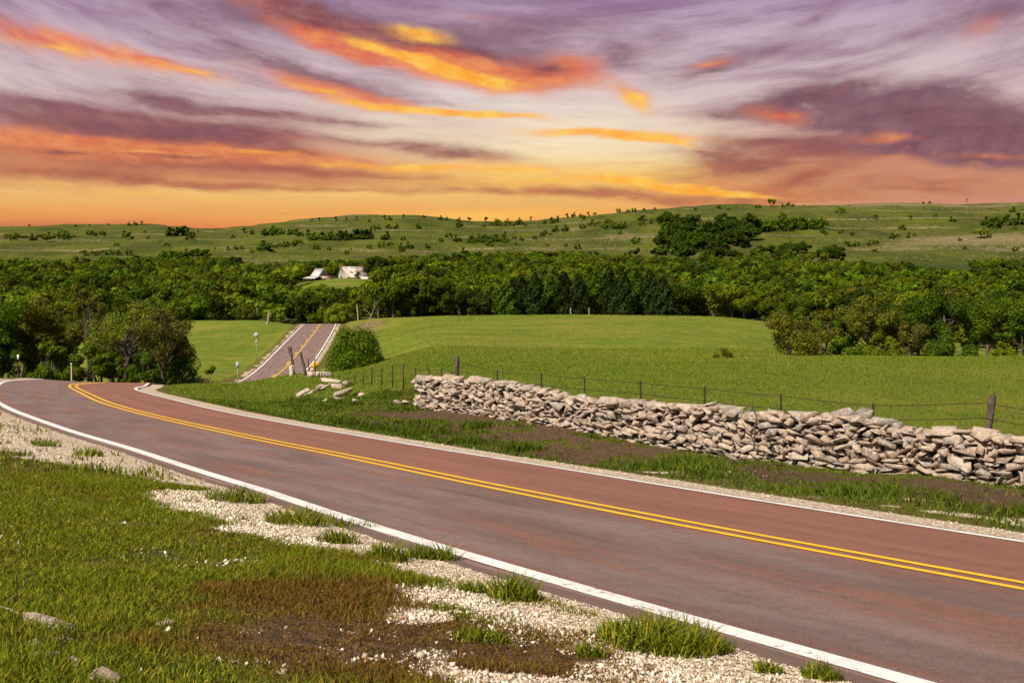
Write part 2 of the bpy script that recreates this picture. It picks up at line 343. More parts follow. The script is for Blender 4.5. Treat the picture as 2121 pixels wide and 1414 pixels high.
# =====================================================================================
# helpers
# =====================================================================================
def mk(name, V, F, mat=None, parent=None, smooth=False, attrs=None, uv=None, mat_idx=None):
    """one mesh object from vertex array and a list of face arrays (tris and/or quads)"""
    V = np.asarray(V, np.float32).reshape(-1, 3)
    if not isinstance(F, (list, tuple)): F = [F]
    F = [np.asarray(f, np.int32) for f in F if len(f)]
    me = bpy.data.meshes.new(name)
    nl = sum(f.size for f in F); nf = sum(len(f) for f in F)
    me.vertices.add(len(V)); me.vertices.foreach_set('co', V.ravel())
    me.loops.add(nl); li = np.concatenate([f.ravel() for f in F]); me.loops.foreach_set('vertex_index', li)
    me.polygons.add(nf)
    tot = np.concatenate([np.full(len(f), f.shape[1], np.int32) for f in F])
    st = np.r_[0, np.cumsum(tot)[:-1]].astype(np.int32)
    me.polygons.foreach_set('loop_start', st); me.polygons.foreach_set('loop_total', tot)
    if smooth: me.polygons.foreach_set('use_smooth', np.ones(nf, bool))
    for k, a in (attrs or {}).items():
        at = me.attributes.new(k, 'FLOAT', 'POINT'); at.data.foreach_set('value', np.asarray(a, np.float32))
    if uv is not None:
        u = me.uv_layers.new(name='UVMap'); u.data.foreach_set('uv', np.asarray(uv, np.float32)[li].ravel())
    for m in (mat if isinstance(mat, (list, tuple)) else [mat]):
        if m: me.materials.append(m)
    if mat_idx is not None: me.polygons.foreach_set('material_index', np.asarray(mat_idx, np.int32))
    me.update(calc_edges=True); me.validate()
    o = bpy.data.objects.new(name, me); COL.objects.link(o)
    if parent: o.parent = parent
    return o
def tag(o, label=None, cat=None, group=None, kind=None):
    if label: o['label'] = label
    if cat: o['category'] = cat
    if group: o['group'] = group
    if kind: o['kind'] = kind
    return o
def thing(name, label, cat, loc, rz=0.0, group=None):
    o = bpy.data.objects.new(name, None); COL.objects.link(o); o.empty_display_size = .2
    o.location = loc; o.rotation_euler = (0, 0, rz)
    return tag(o, label, cat, group)
def copy_thing(o, loc, rz, s, label=None, group=None):
    c = o.copy(); COL.objects.link(c); c.location = loc; c.rotation_euler = (0, 0, rz)
    c.scale = s if hasattr(s, '__len__') else (s, s, s)
    if label: c['label'] = label
    if group: c['group'] = group
    for ch in o.children:
        k = ch.copy(); COL.objects.link(k); k.parent = c
    return c
class MB:
    """collects shapes for one mesh"""
    def __init__(s): s.V = []; s.T = []; s.Q = []; s.n = 0
    def add(s, V, T=(), Q=()):
        V = np.asarray(V, float).reshape(-1, 3)
        if len(T): s.T.append(np.asarray(T, int)+s.n)
        if len(Q): s.Q.append(np.asarray(Q, int)+s.n)
        s.V.append(V); s.n += len(V); return s
    def box(s, c, size, rot=None):
        h = np.array(size)/2
        V = np.array([[x,y,z] for x in (-1,1) for y in (-1,1) for z in (-1,1)])*h
        if rot is not None: V = V@np.array(rot).T
        return s.add(V+np.array(c), Q=[(0,1,3,2),(4,6,7,5),(0,4,5,1),(2,3,7,6),(0,2,6,4),(1,5,7,3)])
    def tube(s, pts, rad, n=6, cap=True):
        P = np.array(pts, float); m = len(P); rad = np.broadcast_to(rad, m)
        T = np.gradient(P, axis=0); T /= np.linalg.norm(T, axis=1)[:, None]+1e-9
        ref = np.array([0,0,1.]) if abs(T[:,2]).mean() < .8 else np.array([1.,0,0])
        A = np.cross(T, ref); A /= np.linalg.norm(A, axis=1)[:, None]+1e-9; B = np.cross(T, A)
        an = np.arange(n)*2*np.pi/n
        V = P[:,None]+(A[:,None]*np.cos(an)[None,:,None]+B[:,None]*np.sin(an)[None,:,None])*rad[:,None,None]
        Q = [(i*n+k, i*n+(k+1)%n, (i+1)*n+(k+1)%n, (i+1)*n+k) for i in range(m-1) for k in range(n)]
        s.add(V.reshape(-1,3), Q=Q)
        if cap:
            V2 = np.vstack([V[-1], P[-1]]); s.add(V2, T=[(k,(k+1)%n,n) for k in range(n)])
        return s
    def build(s, name, mat, parent=None, smooth=False):
        F = []
        if s.T: F.append(np.vstack(s.T))
        if s.Q: F.append(np.vstack(s.Q))
        return mk(name, np.vstack(s.V), F, mat, parent, smooth)
def rotz(a): c, s_ = math.cos(a), math.sin(a); return np.array([[c,-s_,0],[s_,c,0],[0,0,1.]])
def rand_rot(rng, n, tilt=None):
    """n rotation matrices; tilt limits how far local z leans"""
    if tilt is None:
        q = rng.normal(size=(n,4)); q /= np.linalg.norm(q, axis=1)[:,None]
        w,x,y,z = q.T
        return np.stack([1-2*(y*y+z*z),2*(x*y-z*w),2*(x*z+y*w),2*(x*y+z*w),1-2*(x*x+z*z),2*(y*z-x*w),2*(x*z-y*w),2*(y*z+x*w),1-2*(x*x+y*y)],1).reshape(n,3,3)
    a = rng.uniform(0,2*np.pi,n); t1 = rng.normal(size=n)*tilt; t2 = rng.normal(size=n)*tilt
    ca,sa,c1,s1,c2,s2 = np.cos(a),np.sin(a),np.cos(t1),np.sin(t1),np.cos(t2),np.sin(t2); o = np.zeros(n); l = np.ones(n)
    Z = np.stack([ca,-sa,o,sa,ca,o,o,o,l],1).reshape(n,3,3); X = np.stack([l,o,o,o,c1,-s1,o,s1,c1],1).reshape(n,3,3); Yr = np.stack([c2,o,s2,o,l,o,-s2,o,c2],1).reshape(n,3,3)
    return X@Yr@Z
def gz(x, y): return float(terrain(np.array([x]), np.array([y]))[0])
def at(px, Y): return (px-CX)/F_PX*Y
_RY = np.exp(np.linspace(np.log(20), np.log(3200), 1400))
def ground_at(px, py, ymin=60):
    """first terrain point past ymin on the sight line through a photo pixel"""
    u = (px-CX)/F_PX; Y = _RY[_RY > ymin]; z = terrain(u*Y, Y)
    k = np.argmax(YH-F_PX*z/Y <= py); 
    if not (YH-F_PX*z/Y <= py).any(): k = np.argmin(YH-F_PX*z/Y)
    return u*Y[k], Y[k], z[k]

# =====================================================================================
# materials
# =====================================================================================
def new_mat(name, rough=.85, spec=.25):
    m = bpy.data.materials.new(name); m.use_nodes = True; t = NT(m.node_tree)
    b = t.n['Principled BSDF']; b.inputs['Roughness'].default_value = rough; b.inputs['Specular IOR Level'].default_value = spec
    return m, t, b
def bump(t, b, h, strength, dist):
    n = t.node('ShaderNodeBump'); n.inputs['Strength'].default_value = strength; n.inputs['Distance'].default_value = dist
    t.link(h, n.inputs['Height']); t.link(n.outputs[0], b.inputs['Normal'])
def pos(t): return t.node('ShaderNodeNewGeometry').outputs['Position']
def objco(t): return t.node('ShaderNodeTexCoord').outputs['Object']
def island(t): return t.node('ShaderNodeNewGeometry').outputs['Random Per Island']
def C(r, g, b): return (r, g, b, 1)

def mat_ground():
    m, t, b = new_mat('ground', .95, .1); p = pos(t)
    n1 = t.noise(p, 1.6, 5, .6); n2 = t.noise(p, 9, 4, .65); n3 = t.noise(p, .11, 4, .55); n4 = t.noise(p, 60, 3, .7)
    n5 = t.noise(t.mapping(p, scale=(.02,.006,.02)), 1.0, 5, .6)
    # turf
    turf = t.mix(t.ss(n1, .35, .68), C(.070,.068,.010), C(.13,.110,.016))
    turf = t.mix(t.ss(n2, .45, .75), turf, C(.105,.10,.028))
    past = t.mix(t.ss(n3, .32, .7), C(.115,.160,.014), C(.175,.190,.022))
    past = t.mix(t.math('MULTIPLY', t.ss(t.noise(p, .33, 5, .6), .46, .62), .65), past, C(.070,.110,.008))
    past = t.mix(t.math('MULTIPLY', t.ss(n2, .5, .74), .5), past, C(.075,.105,.010))
    past = t.mix(t.math('MULTIPLY', t.ss(t.noise(t.mapping(p, loc=(5,5,0)), .05, 5, .6), .48, .62), .6), past, C(.20,.18,.03))
    past = t.mix(t.math('MULTIPLY', t.ss(t.noise(p, .7, 5, .65), .52, .75), .45), past, C(.16,.15,.035))
    col = t.mix(t.attr('pasture'), turf, past)
    hz = t.node('ShaderNodeSeparateXYZ'); t.link(p, hz.inputs[0])
    hill = t.mix(t.ss(n5, .34, .66), C(.050,.066,.006), C(.105,.116,.012))
    hill = t.mix(t.math('MULTIPLY', t.ss(t.noise(p, .012, 5, .6), .48, .66), .8), hill, C(.098,.086,.022))  # brownish and dark noise patches put fold shading into the hill colour
    hill = t.mix(t.math('MULTIPLY', t.ss(t.noise(t.mapping(p, loc=(40,9,0)), .02, 5, .65), .54, .66), .75), hill, C(.032,.046,.007))
    fn = t.noise(t.mapping(p, scale=(.30,.10,.30)), 1.0, 4, .75)
    hill = t.mix(t.math('MULTIPLY', t.ss(fn, .50, .66), .8), hill, C(.030,.042,.006))
    hill = t.mix(t.math('MULTIPLY', t.ss(fn, .46, .34), .6), hill, C(.125,.112,.034))
    bnd = t.math('FRACT', t.math('DIVIDE', t.math('ADD', hz.outputs[2], t.math('MULTIPLY', t.noise(p, .006, 3, .5), 16.0)), 13.0))
    bnd = t.math('MULTIPLY', t.ss(t.math('ABSOLUTE', t.math('SUBTRACT', bnd, .5)), .10, .03), t.ss(t.noise(t.mapping(p, loc=(7,3,1)), .009, 3, .5), .44, .56))
    hill = t.mix(t.math('MULTIPLY', bnd, t.ss(t.noise(t.mapping(p, scale=(.25,.12,.25)), 1.0, 3, .8), .42, .56)), hill, C(.24,.185,.11))
    col = t.mix(t.attr('hill'), col, hill)
    wood = t.mix(t.ss(n3, .35, .65), C(.022,.036,.006), C(.045,.062,.010))
    col = t.mix(t.attr('wood'), col, wood)
    # bare earth
    soil = t.mix(t.ss(n2, .3, .7), C(.034,.021,.013), C(.125,.073,.040))
    soil = t.mix(t.ss(n4, .5, .72), soil, C(.26,.18,.115))
    sm = t.ss(t.math('ADD', t.attr('soil'), t.math('MULTIPLY', t.math('SUBTRACT', n1, .5), 1.1)), .42, .62)
    col = t.mix(sm, col, soil)
    # crushed limestone of the shoulders
    v = t.voro(p, 26, out='Color'); vd = t.voro(p, 26)
    grav = t.mix(t.math('MULTIPLY', v, 1.0), C(.58,.45,.32), C(.82,.70,.56))
    grav = t.mix(t.ss(vd, .35, .75), grav, C(.26,.18,.12))
    grav = t.mix(t.math('MULTIPLY', t.ss(t.noise(p, 3, 4, .6), .58, .75), .6), grav, C(.42,.31,.21))
    gm = t.ss(t.math('ADD', t.attr('gravel'), t.math('ADD', t.math('MULTIPLY', t.math('SUBTRACT', n1, .5), .6), t.math('MULTIPLY', t.math('SUBTRACT', n2, .5), .7))), .36, .66)
    col = t.mix(gm, col, grav)
    tn = t.ss(t.math('ADD', t.attr('dry_area'), t.math('MULTIPLY', t.math('SUBTRACT', t.noise(p, .12, 5, .72), .5), 1.3)), .38, .72)
    col = t.mix(tn, col, t.mix(t.ss(t.noise(p, .5, 4, .7), .35, .65), C(.115,.095,.035), C(.24,.185,.095)))
    # limestone benches on the hills
    rk = t.math('MULTIPLY', t.attr('rock'), t.ss(t.noise(p, .18, 4, .7), .50, .60))
    col = t.mix(rk, col, C(.40,.30,.20))
    t.link(col, b.inputs['Base Color'])
    h = t.math('ADD', t.math('MULTIPLY', n2, .05), t.math('ADD', t.math('MULTIPLY', n4, .02), t.math('MULTIPLY', t.math('MULTIPLY', gm, vd), -.02)))
    h = t.math('ADD', h, t.math('MULTIPLY', t.noise(p, .14, 5, .65), t.math('MULTIPLY', t.attr('hill'), 5.0)))
    bump(t, b, h, .9, 1.0)
    return m
def mat_asphalt(line=None):
    m, t, b = new_mat('asphalt', .82, .3); p = pos(t)
    uv = t.node('ShaderNodeUVMap').outputs[0]; sx = t.node('ShaderNodeSeparateXYZ'); t.link(uv, sx.inputs[0]); d = sx.outputs[1]
    wob = t.math('ADD', d, t.math('MULTIPLY', t.math('SUBTRACT', t.noise(t.mapping(uv, scale=(.10,.5,1)), 1, 4, .6), .5), 1.1))
    red = t.mix(t.ss(t.noise(t.mapping(uv, scale=(.15,1.4,1)), 1, 5, .6), .35, .68), C(.215,.088,.056), C(.285,.118,.078))
    gry = t.mix(t.ss(t.noise(t.mapping(uv, scale=(.3,1.2,1)), 1, 5, .62), .35, .65), C(.135,.095,.086), C(.225,.158,.144))
    # the camera-side lane is greyer: polished wheel tracks with red chippings left between them
    lane = t.ss(wob, .25, -.55)
    tr = t.math('ABSOLUTE', t.math('SUBTRACT', t.math('ABSOLUTE', t.math('ADD', wob, 1.9)), .85))
    track = t.math('MULTIPLY', t.ss(tr, .75, .1), 1.0)
    streak = t.ss(t.noise(t.mapping(uv, scale=(.22,2.6,1)), 1, 6, .64, .4), .50, .62)
    g = t.math('MULTIPLY', lane, t.math('SUBTRACT', 1.0, t.math('MULTIPLY', streak, .7)))
    g = t.math('MULTIPLY', g, t.math('MULTIPLY_ADD', track, .22, .78))
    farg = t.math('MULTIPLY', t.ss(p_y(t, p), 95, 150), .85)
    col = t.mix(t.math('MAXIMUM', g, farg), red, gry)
    dk = t.math('MULTIPLY', t.ss(t.noise(t.mapping(uv, scale=(.12,3.5,1)), 1, 5, .6), .58, .72), t.ss(wob, .9, -.2))
    col = t.mix(t.math('MULTIPLY', dk, .55), col, C(.075,.045,.043))
    fine = t.noise(p, 70, 4, .8); col = t.mix(t.math('MULTIPLY', t.ss(fine, .50, .66), .55), col, C(.40,.26,.21))
    col = t.mix(t.math('MULTIPLY', t.ss(t.noise(p, 6, 5, .7), .45, .7), .35), col, C(.10,.055,.045))
    col = t.mix(t.math('MULTIPLY', t.ss(t.noise(p, 48, 4, .8), .54, .66), .7), col, C(.06,.032,.026))
    scr = t.ss(t.noise(t.mapping(uv, scale=(1.3,16,1)), 1, 4, .65), .70, .76); col = t.mix(t.math('MULTIPLY', scr, .55), col, C(.52,.40,.36))
    # dark raw edge outside the edge line
    edge = t.ss(t.math('ABSOLUTE', d), 3.68, 3.74); col = t.mix(t.math('MULTIPLY', edge, .85), col, C(.10,.068,.056))
    t.link(col, b.inputs['Base Color']); bump(t, b, fine, .8, .012)
    return m
def p_y(t, p):
    s = t.node('ShaderNodeSeparateXYZ'); t.link(p, s.inputs[0]); return s.outputs[1]
def mat_paint(name, c, worn, wear):
    m, t, b = new_mat(name, .6, .35); p = pos(t)
    k = t.math('ADD', t.math('MULTIPLY', t.noise(p, 22, 5, .75), .6), t.math('MULTIPLY', t.noise(p, 2.2, 4, .6), .4))
    col = t.mix(t.ss(t.noise(p, 5, 4, .6), .3, .7), c, tuple(x*.86 for x in c[:3])+(1,))
    col = t.mix(t.ss(k, wear, wear+.10), col, worn)
    t.link(col, b.inputs['Base Color']); return m
def mat_stone(name='limestone', warm=1.0):
    m, t, b = new_mat(name, .9, .2); p = pos(t); r = island(t)
    base = t.ramp(r, [(0, C(.30,.205,.15)), (.22, C(.48,.365,.28)), (.42, C(.42,.295,.225)), (.62, C(.58,.465,.365)), (.8, C(.37,.33,.295)), (1, C(.24,.185,.15))])
    n = t.noise(p, 7, 6, .65)
    base = t.mix(t.ss(n, .42, .68), base, C(.60,.50,.41))
    base = t.mix(t.math('MULTIPLY', t.ss(t.noise(p, 11, 5, .7), .55, .68), .65), base, C(.24,.18,.15))
    base = t.mix(t.math('MULTIPLY', t.ss(t.noise(p, 24, 5, .8), .56, .65), .7), base, C(.11,.08,.066))
    base = t.mix(t.math('MULTIPLY', t.ss(t.voro(t.mapping(p, scale=(1,1,2.2)), 7, 'DISTANCE_TO_EDGE'), .05, .0), .7), base, C(.06,.042,.035))
    base = t.mix(t.math('MULTIPLY', t.ss(t.noise(p, 3.5, 3, .6), .58, .72), .5), base, C(.42,.25,.14))
    t.link(base, b.inputs['Base Color'])
    bump(t, b, t.math('ADD', n, t.math('MULTIPLY', t.noise(p, 34, 5, .8), .7)), 1.0, .05)
    return m
def mat_gravel():
    m, t, b = new_mat('gravel', .9, .2); r = island(t)
    t.link(t.ramp(r, [(0, C(.24,.175,.12)), (.25, C(.47,.375,.28)), (.6, C(.64,.54,.42)), (1, C(.78,.70,.60))]), b.inputs['Base Color']); return m
def mat_leaf(name, stops, trans=.42, rough=.55, var=.25):
    m, t, b = new_mat(name, rough, .06); r = island(t); p = objco(t)
    col = t.ramp(r, stops)
    w = t.node('ShaderNodeObjectInfo').outputs['Random']
    hs = t.node('ShaderNodeHueSaturation'); t.link(col, hs.inputs['Color'])
    w2 = t.math('ADD', w, t.attr('tone'))
    t.link(t.math('MULTIPLY_ADD', w2, .014, .494), hs.inputs['Hue']); t.link(t.math('MULTIPLY_ADD', w2, 2*var, 1-var), hs.inputs['Value'])
    t.link(hs.outputs[0], b.inputs['Base Color'])
    if trans:
        tr = t.node('ShaderNodeBsdfTranslucent'); t.link(hs.outputs[0], tr.inputs[0])
        mx = t.node('ShaderNodeMixShader'); mx.inputs[0].default_value = trans
        t.link(b.outputs[0], mx.inputs[1]); t.link(tr.outputs[0], mx.inputs[2])
        t.link(mx.outputs[0], t.n['Material Output'].inputs[0])
    return m
def mat_grass(name, green, dry, trans=.3):
    m, t, b = new_mat(name, .6, .08); r = island(t); p = pos(t)
    g = t.ramp(r, green); d_ = t.ramp(r, dry)
    k = t.math('ADD', t.attr('dry'), t.math('MULTIPLY', t.math('SUBTRACT', t.noise(p, 3.2, 5, .7), .5), 1.5))
    col = t.mix(t.ss(k, .1, .9), g, d_)
    t.link(col, b.inputs['Base Color'])
    tr = t.node('ShaderNodeBsdfTranslucent'); t.link(col, tr.inputs[0])
    mx = t.node('ShaderNodeMixShader'); mx.inputs[0].default_value = trans
    t.link(b.outputs[0], mx.inputs[1]); t.link(tr.outputs[0], mx.inputs[2]); t.link(mx.outputs[0], t.n['Material Output'].inputs[0])
    return m
def mat_simple(name, stops, scale=8, rough=.8, stretch=(1,1,1), bmp=.3, spec=.25, metal=0):
    m, t, b = new_mat(name, rough, spec); b.inputs['Metallic'].default_value = metal
    n = t.noise(t.mapping(objco(t), scale=stretch), scale, 6, .65)
    t.link(t.ramp(n, [(.25+.5*i/(len(stops)-1), c) for i, c in enumerate(stops)]), b.inputs['Base Color'])
    if bmp: bump(t, b, n, bmp, .02)
    return m
M = {}
M['ground'] = mat_ground(); M['asphalt'] = mat_asphalt()
M['white_paint'] = mat_paint('white_road_paint', C(.82,.80,.77), C(.22,.13,.115), 0.535)
M['yellow_paint'] = mat_paint('yellow_road_paint', C(.86,.50,.012), C(.24,.12,.06), .66)
M['stone'] = mat_stone(); M['gravel'] = mat_gravel()
M['bark'] = mat_simple('bark', [C(.030,.022,.016), C(.085,.064,.046), C(.13,.105,.08)], 6, .9, (1,1,.25))
M['pale_bark'] = mat_simple('pale_bark', [C(.14,.10,.07), C(.30,.24,.18), C(.40,.33,.26)], 6, .9, (1,1,.25))
M['old_wood'] = mat_simple('weathered_wood', [C(.022,.015,.012), C(.085,.060,.048), C(.24,.18,.15)], 5, .9, (4,4,.5), .6)
M['rust'] = mat_simple('rusty_steel', [C(.014,.008,.007), C(.032,.015,.011), C(.062,.028,.018)], 14, .75, (1,1,1), .2)
M['wire'] = mat_simple('wire', [C(.02,.014,.012), C(.05,.036,.03)], 20, .6, bmp=0)
M['pale_post'] = mat_simple('pale_post', [C(.45,.36,.28), C(.66,.58,.50)], 6, .7, bmp=.1)
M['sign_back'] = mat_simple('galvanised_sheet', [C(.22,.22,.24), C(.42,.42,.46)], 6, .45, bmp=0, spec=.5)
M['sign_yellow'] = mat_simple('yellow_sign_face', [C(.70,.30,.008), C(.85,.42,.012)], 3, .45, bmp=0)
M['black'] = mat_simple('black_vinyl', [C(.008,.008,.008), C(.02,.018,.016)], 5, .5, bmp=0)
M['leaf_green'] = mat_leaf('leaf_green', [(0,C(0.038,0.076,0.0037)),(.5,C(0.087,0.151,0.0068)),(.85,C(0.153,0.221,0.0112)),(1,C(0.254,0.273,0.0169))])
M['leaf_dark'] = mat_leaf('leaf_dark', [(0,C(0.024,0.053,0.0036)),(.6,C(0.062,0.109,0.0065)),(1,C(0.132,0.188,0.0107))])
M['leaf_olive'] = mat_leaf('leaf_olive', [(0,C(0.084,0.102,0.0100)),(.5,C(0.153,0.171,0.0157)),(1,C(0.254,0.241,0.0257))])
M['leaf_brown'] = mat_leaf('leaf_brown', [(0,C(0.065,0.068,0.0104)),(.5,C(0.120,0.114,0.0156)),(1,C(0.208,0.169,0.0234))])
M['leaf_yellow'] = mat_leaf('leaf_yellow', [(0,C(0.069,0.090,0.0069)),(.5,C(0.144,0.155,0.0115)),(1,C(0.299,0.247,0.0184))])
M['leaf_lime'] = mat_leaf('leaf_lime', [(0,C(0.085,0.131,0.0059)),(.5,C(0.162,0.212,0.0089)),(1,C(0.273,0.293,0.0134))])
M['wood_green'] = mat_leaf('wood_green', [(0,C(0.046,0.076,0.0034)),(.6,C(0.071,0.104,0.0044)),(1,C(0.117,0.142,0.0063))], var=.42)
M['wood_dark'] = mat_leaf('wood_dark', [(0,C(0.026,0.048,0.0029)),(.6,C(0.042,0.071,0.0039)),(1,C(0.071,0.099,0.0057))], var=.42)
M['wood_olive'] = mat_leaf('wood_olive', [(0,C(0.066,0.084,0.0046)),(.6,C(0.103,0.119,0.0062)),(1,C(0.158,0.156,0.0092))], var=.40)
M['wood_lime'] = mat_leaf('wood_lime', [(0,C(0.090,0.125,0.0046)),(.6,C(0.129,0.162,0.0057)),(1,C(0.192,0.203,0.0092))], var=.38)
M['needle'] = mat_leaf('juniper_needle', [(0,C(0.010,0.018,0.0028)),(.6,C(0.022,0.037,0.0055)),(1,C(0.047,0.065,0.0083))], .12)
M['grass'] = mat_grass('grass_blade', [(0,C(0.062,0.093,0.0054)),(.4,C(0.124,0.161,0.0081)),(.75,C(0.204,0.221,0.0117)),(1,C(0.373,0.310,0.0270))],
                       [(0,C(0.092,0.051,0.0097)),(.4,C(0.178,0.092,0.0162)),(.75,C(0.130,0.092,0.0113)),(1,C(0.292,0.154,0.0324))])
M['verge_grass'] = mat_grass('verge_grass', [(0,C(.030,.055,.004)),(.4,C(.060,.105,.006)),(.8,C(.105,.150,.009)),(1,C(.19,.20,.02))], [(0,C(.06,.045,.012)),(.5,C(.12,.085,.02)),(1,C(.21,.15,.04))])
M['field_grass'] = mat_grass('field_grass', [(0,C(.095,.150,.010)),(.5,C(.130,.195,.013)),(1,C(.18,.235,.020))],
                       [(0,C(.15,.165,.016)),(.5,C(.20,.21,.024)),(1,C(.27,.25,.05))], .25)

# =====================================================================================
# ground: one sheet, finer near the camera
# =====================================================================================
def soil_mask(X, Y):
    s = np.exp(-(((X+.45)/1.25)**2+((Y-5.55)/.75)**2))*1.0
    s = np.maximum(s, .62*np.exp(-(((X+1.2)/.8)**2+((Y-6.6)/.8)**2)))
    s = np.maximum(s, .28*np.exp(-(((X+2.6)/1.4)**2+((Y-9.5)/1.6)**2)))
    s = np.maximum(s, .8*np.exp(-(((X-.25)/.5)**2+((Y-5.0)/.5)**2)))
    return s
def masks(X, Y, d):
    Rr = np.hypot(X, Y); th = np.arctan2(X, Y)
    ad = np.abs(d)
    inner = sstep(3.5,3.7,d)*(1-sstep(4.4,5.15,d))
    wob = (fbm(X*.8+9,Y*.8,3)-.5)*2.2
    outer = sstep(3.65,3.8,-d)*(1-sstep(4.3,5.3,-d+wob*1.1))
    # gravel spilled down the near bank, lower right of the view
    outer = np.maximum(outer, sstep(3.7,3.9,-d)*(1-sstep(4.9,5.7,-d+wob*.6))*(1-sstep(6.5,8.2,Y))*sstep(-1.2,-.3,X))
    outer = np.maximum(outer, sstep(3.7,3.9,-d)*(1-sstep(4.9,5.9,-d+wob*.6))*sstep(12,15,Y)*(1-sstep(19,23,Y)))
    holes = sstep(.60,.72,fbm(X*1.1+61,Y*1.1+8,3))*sstep(4.3,4.9,-d)
    gravel = np.maximum(inner, outer*(1-.8*holes))*np.where(Y > 130, .58, 1)
    verge = sstep(4.6,5.6,d)*(1-sstep(13.5,15.5,d))*(1-sstep(44,52,Y))*sstep(5,9,Y)
    soil = np.maximum(soil_mask(X, Y)*(d < -4.2), verge*(.10+.85*np.maximum(sstep(.50,.66,fbm(X*.6+4,Y*.6,4)+.10*sstep(8,12,d))*sstep(5.4,7.4,d), .9*sstep(.52,.66,fbm(X*1.5+44,Y*1.5,4)+.08*sstep(9,12,d))*sstep(6.5,8.5,d))))
    gravel = np.maximum(gravel, verge*.62*sstep(.54,.68,fbm(X*.9+31,Y*.9,4))*(1-sstep(7.0,8.4,d)))
    dirt = np.exp(-(((X-at(757,250))/7)**2+((Y-250)/16)**2)); soil = np.maximum(soil, dirt*.3)
    soil = np.maximum(soil, 0)
    soil = np.maximum(soil, .8*np.exp(-(((X-at(1560,100))/3)**2+((Y-103)/3)**2)))
    past = sstep(np.where(X < -6, 8, 13.5),np.where(X < -6, 12, 16),d)*(Y > 20)+(Y > 125)*(ad > 6); past = np.clip(past, 0, 1)*(.55+.45*sstep(70,105,Y))
    wood = sstep(285,330,Y)*(1-sstep(930,1010,Rr)); wood = wood*(1-np.exp(-(((X-at(690,480))/34)**4+((Y-485)/100)**4)))
    wood = np.clip(wood+.8*sstep(96,102,Y)*(1-sstep(116,124,Y))*(X < -26)*(ad > 4.5), 0, 1)
    hill = sstep(900,1000,Rr)
    return gravel, soil, past, wood, hill
def build_ground():
    th = np.unique(np.concatenate([np.linspace(-math.pi, -.8, 40), np.linspace(-.8,-.43,40), np.linspace(-.43,.43,430), np.linspace(.43,.8,40), np.linspace(.8,math.pi,40)]))
    lr = np.concatenate([np.linspace(np.log(1.2), np.log(4.2), 26, endpoint=False), np.linspace(np.log(4.2), np.log(120), 420, endpoint=False), np.linspace(np.log(120), np.log(3400), 330), np.log([4200, 6000, 9000])])
    rr = np.exp(lr); TH, RR = np.meshgrid(th, rr); X = RR*np.sin(TH); Y = RR*np.cos(TH)
    Z = terrain(X, Y)
    Z[-3:] = Z[-4]-np.array([[20],[60],[140.]])
    d, _ = road_dist(X, Y); g, s, pa, wo, hi = masks(X.ravel(), Y.ravel(), d)
    slope = np.abs(np.gradient(Z, axis=0)/np.gradient(RR, axis=0)).ravel()
    dry = np.zeros(X.size); x_, y_ = X.ravel(), Y.ravel()
    for px, Yc, rx, ry, a in ((1990,1170,120,120,.75),(2150,1130,120,90,.7),(1300,1270,55,70,.6),(1180,1180,80,60,.45),(1100,1080,90,40,.35),(160,1430,60,40,.6),(525,1420,60,35,.6),(60,1300,60,40,.4),(560,1050,90,40,.5),(900,1100,120,50,.3),(1900,1650,230,26,.95),(1480,1600,90,40,.35)):
        dry = np.maximum(dry, a*np.exp(-(((x_-at(px,Yc))/rx)**2+((y_-Yc)/ry)**2)))
    dry = np.maximum(dry, 1.0*np.exp(-((y_-250)/13)**2)*sstep(at(960,256),at(1150,256),x_)*(1-sstep(at(1570,256),at(1620,256),x_)))
    dry = np.maximum(dry, .8*np.exp(-(((x_-at(757,250))/6)**2+((y_-248)/13)**2)))
    rock = sstep(.15,.30,slope)*hi*sstep(.42,.6,fbm(X.ravel()*.004,Y.ravel()*.004,2))
    nr, nt = RR.shape; i = np.arange(nr-1)[:,None]*nt+np.arange(nt-1)[None]
    q = np.stack([i, i+1, i+nt+1, i+nt], -1).reshape(-1,4)[:, ::-1]
    V = np.stack([X,Y,Z],-1).reshape(-1,3)
    c = len(V); V = np.vstack([V, [0,0,gz(0.01,0.01)]]); tri = np.stack([np.full(nt-1,c), np.arange(1,nt), np.arange(nt-1)],1)[:, ::-1]
    z1 = np.zeros(1)
    o = mk('ground', V, [q, tri], M['ground'], smooth=True, attrs={'gravel':np.r_[g,z1],'soil':np.r_[s,z1],'pasture':np.r_[pa,z1],'wood':np.r_[wo,z1],'hill':np.r_[hi,z1],'rock':np.r_[rock,z1],'dry_area':np.r_[dry,z1]})
    tag(o, 'grassy ground of roadside, pasture and rolling hills', 'ground', kind='structure')
build_ground()

# ---- road and its painted lines --------------------------------------------------------------
def strip(ds, lift):
    n = len(ROAD); V = []; uv = []
    s = np.arange(n)*.5
    for dd in ds:
        de = dd-(widen(ROAD[:,1]) if dd < -1.5 else 0)
        x = ROAD[:,0]+ROAD_N[:,0]*de; y = ROAD[:,1]+ROAD_N[:,1]*de
        zc = road_z(ROAD[:,0], ROAD[:,1])
        z = np.where(y < 100, road_z(x, y), zc+PA*(x-ROAD[:,0])*.3)
        w = sstep(88, 104, ROAD[:,1]); z = road_z(x, y)*(1-w)+(zc+(road_z(x,y)-zc)*.35)*w
        V.append(np.stack([x,y,z+lift],1)); uv.append(np.stack([s, np.full(n,dd)],1))
    k = len(ds); V = np.stack(V,1).reshape(-1,3); uv = np.stack(uv,1).reshape(-1,2)
    i = np.arange(n-1)[:,None]*k+np.arange(k-1)[None]
    return V, np.stack([i, i+1, i+k+1, i+k], -1).reshape(-1,4), uv
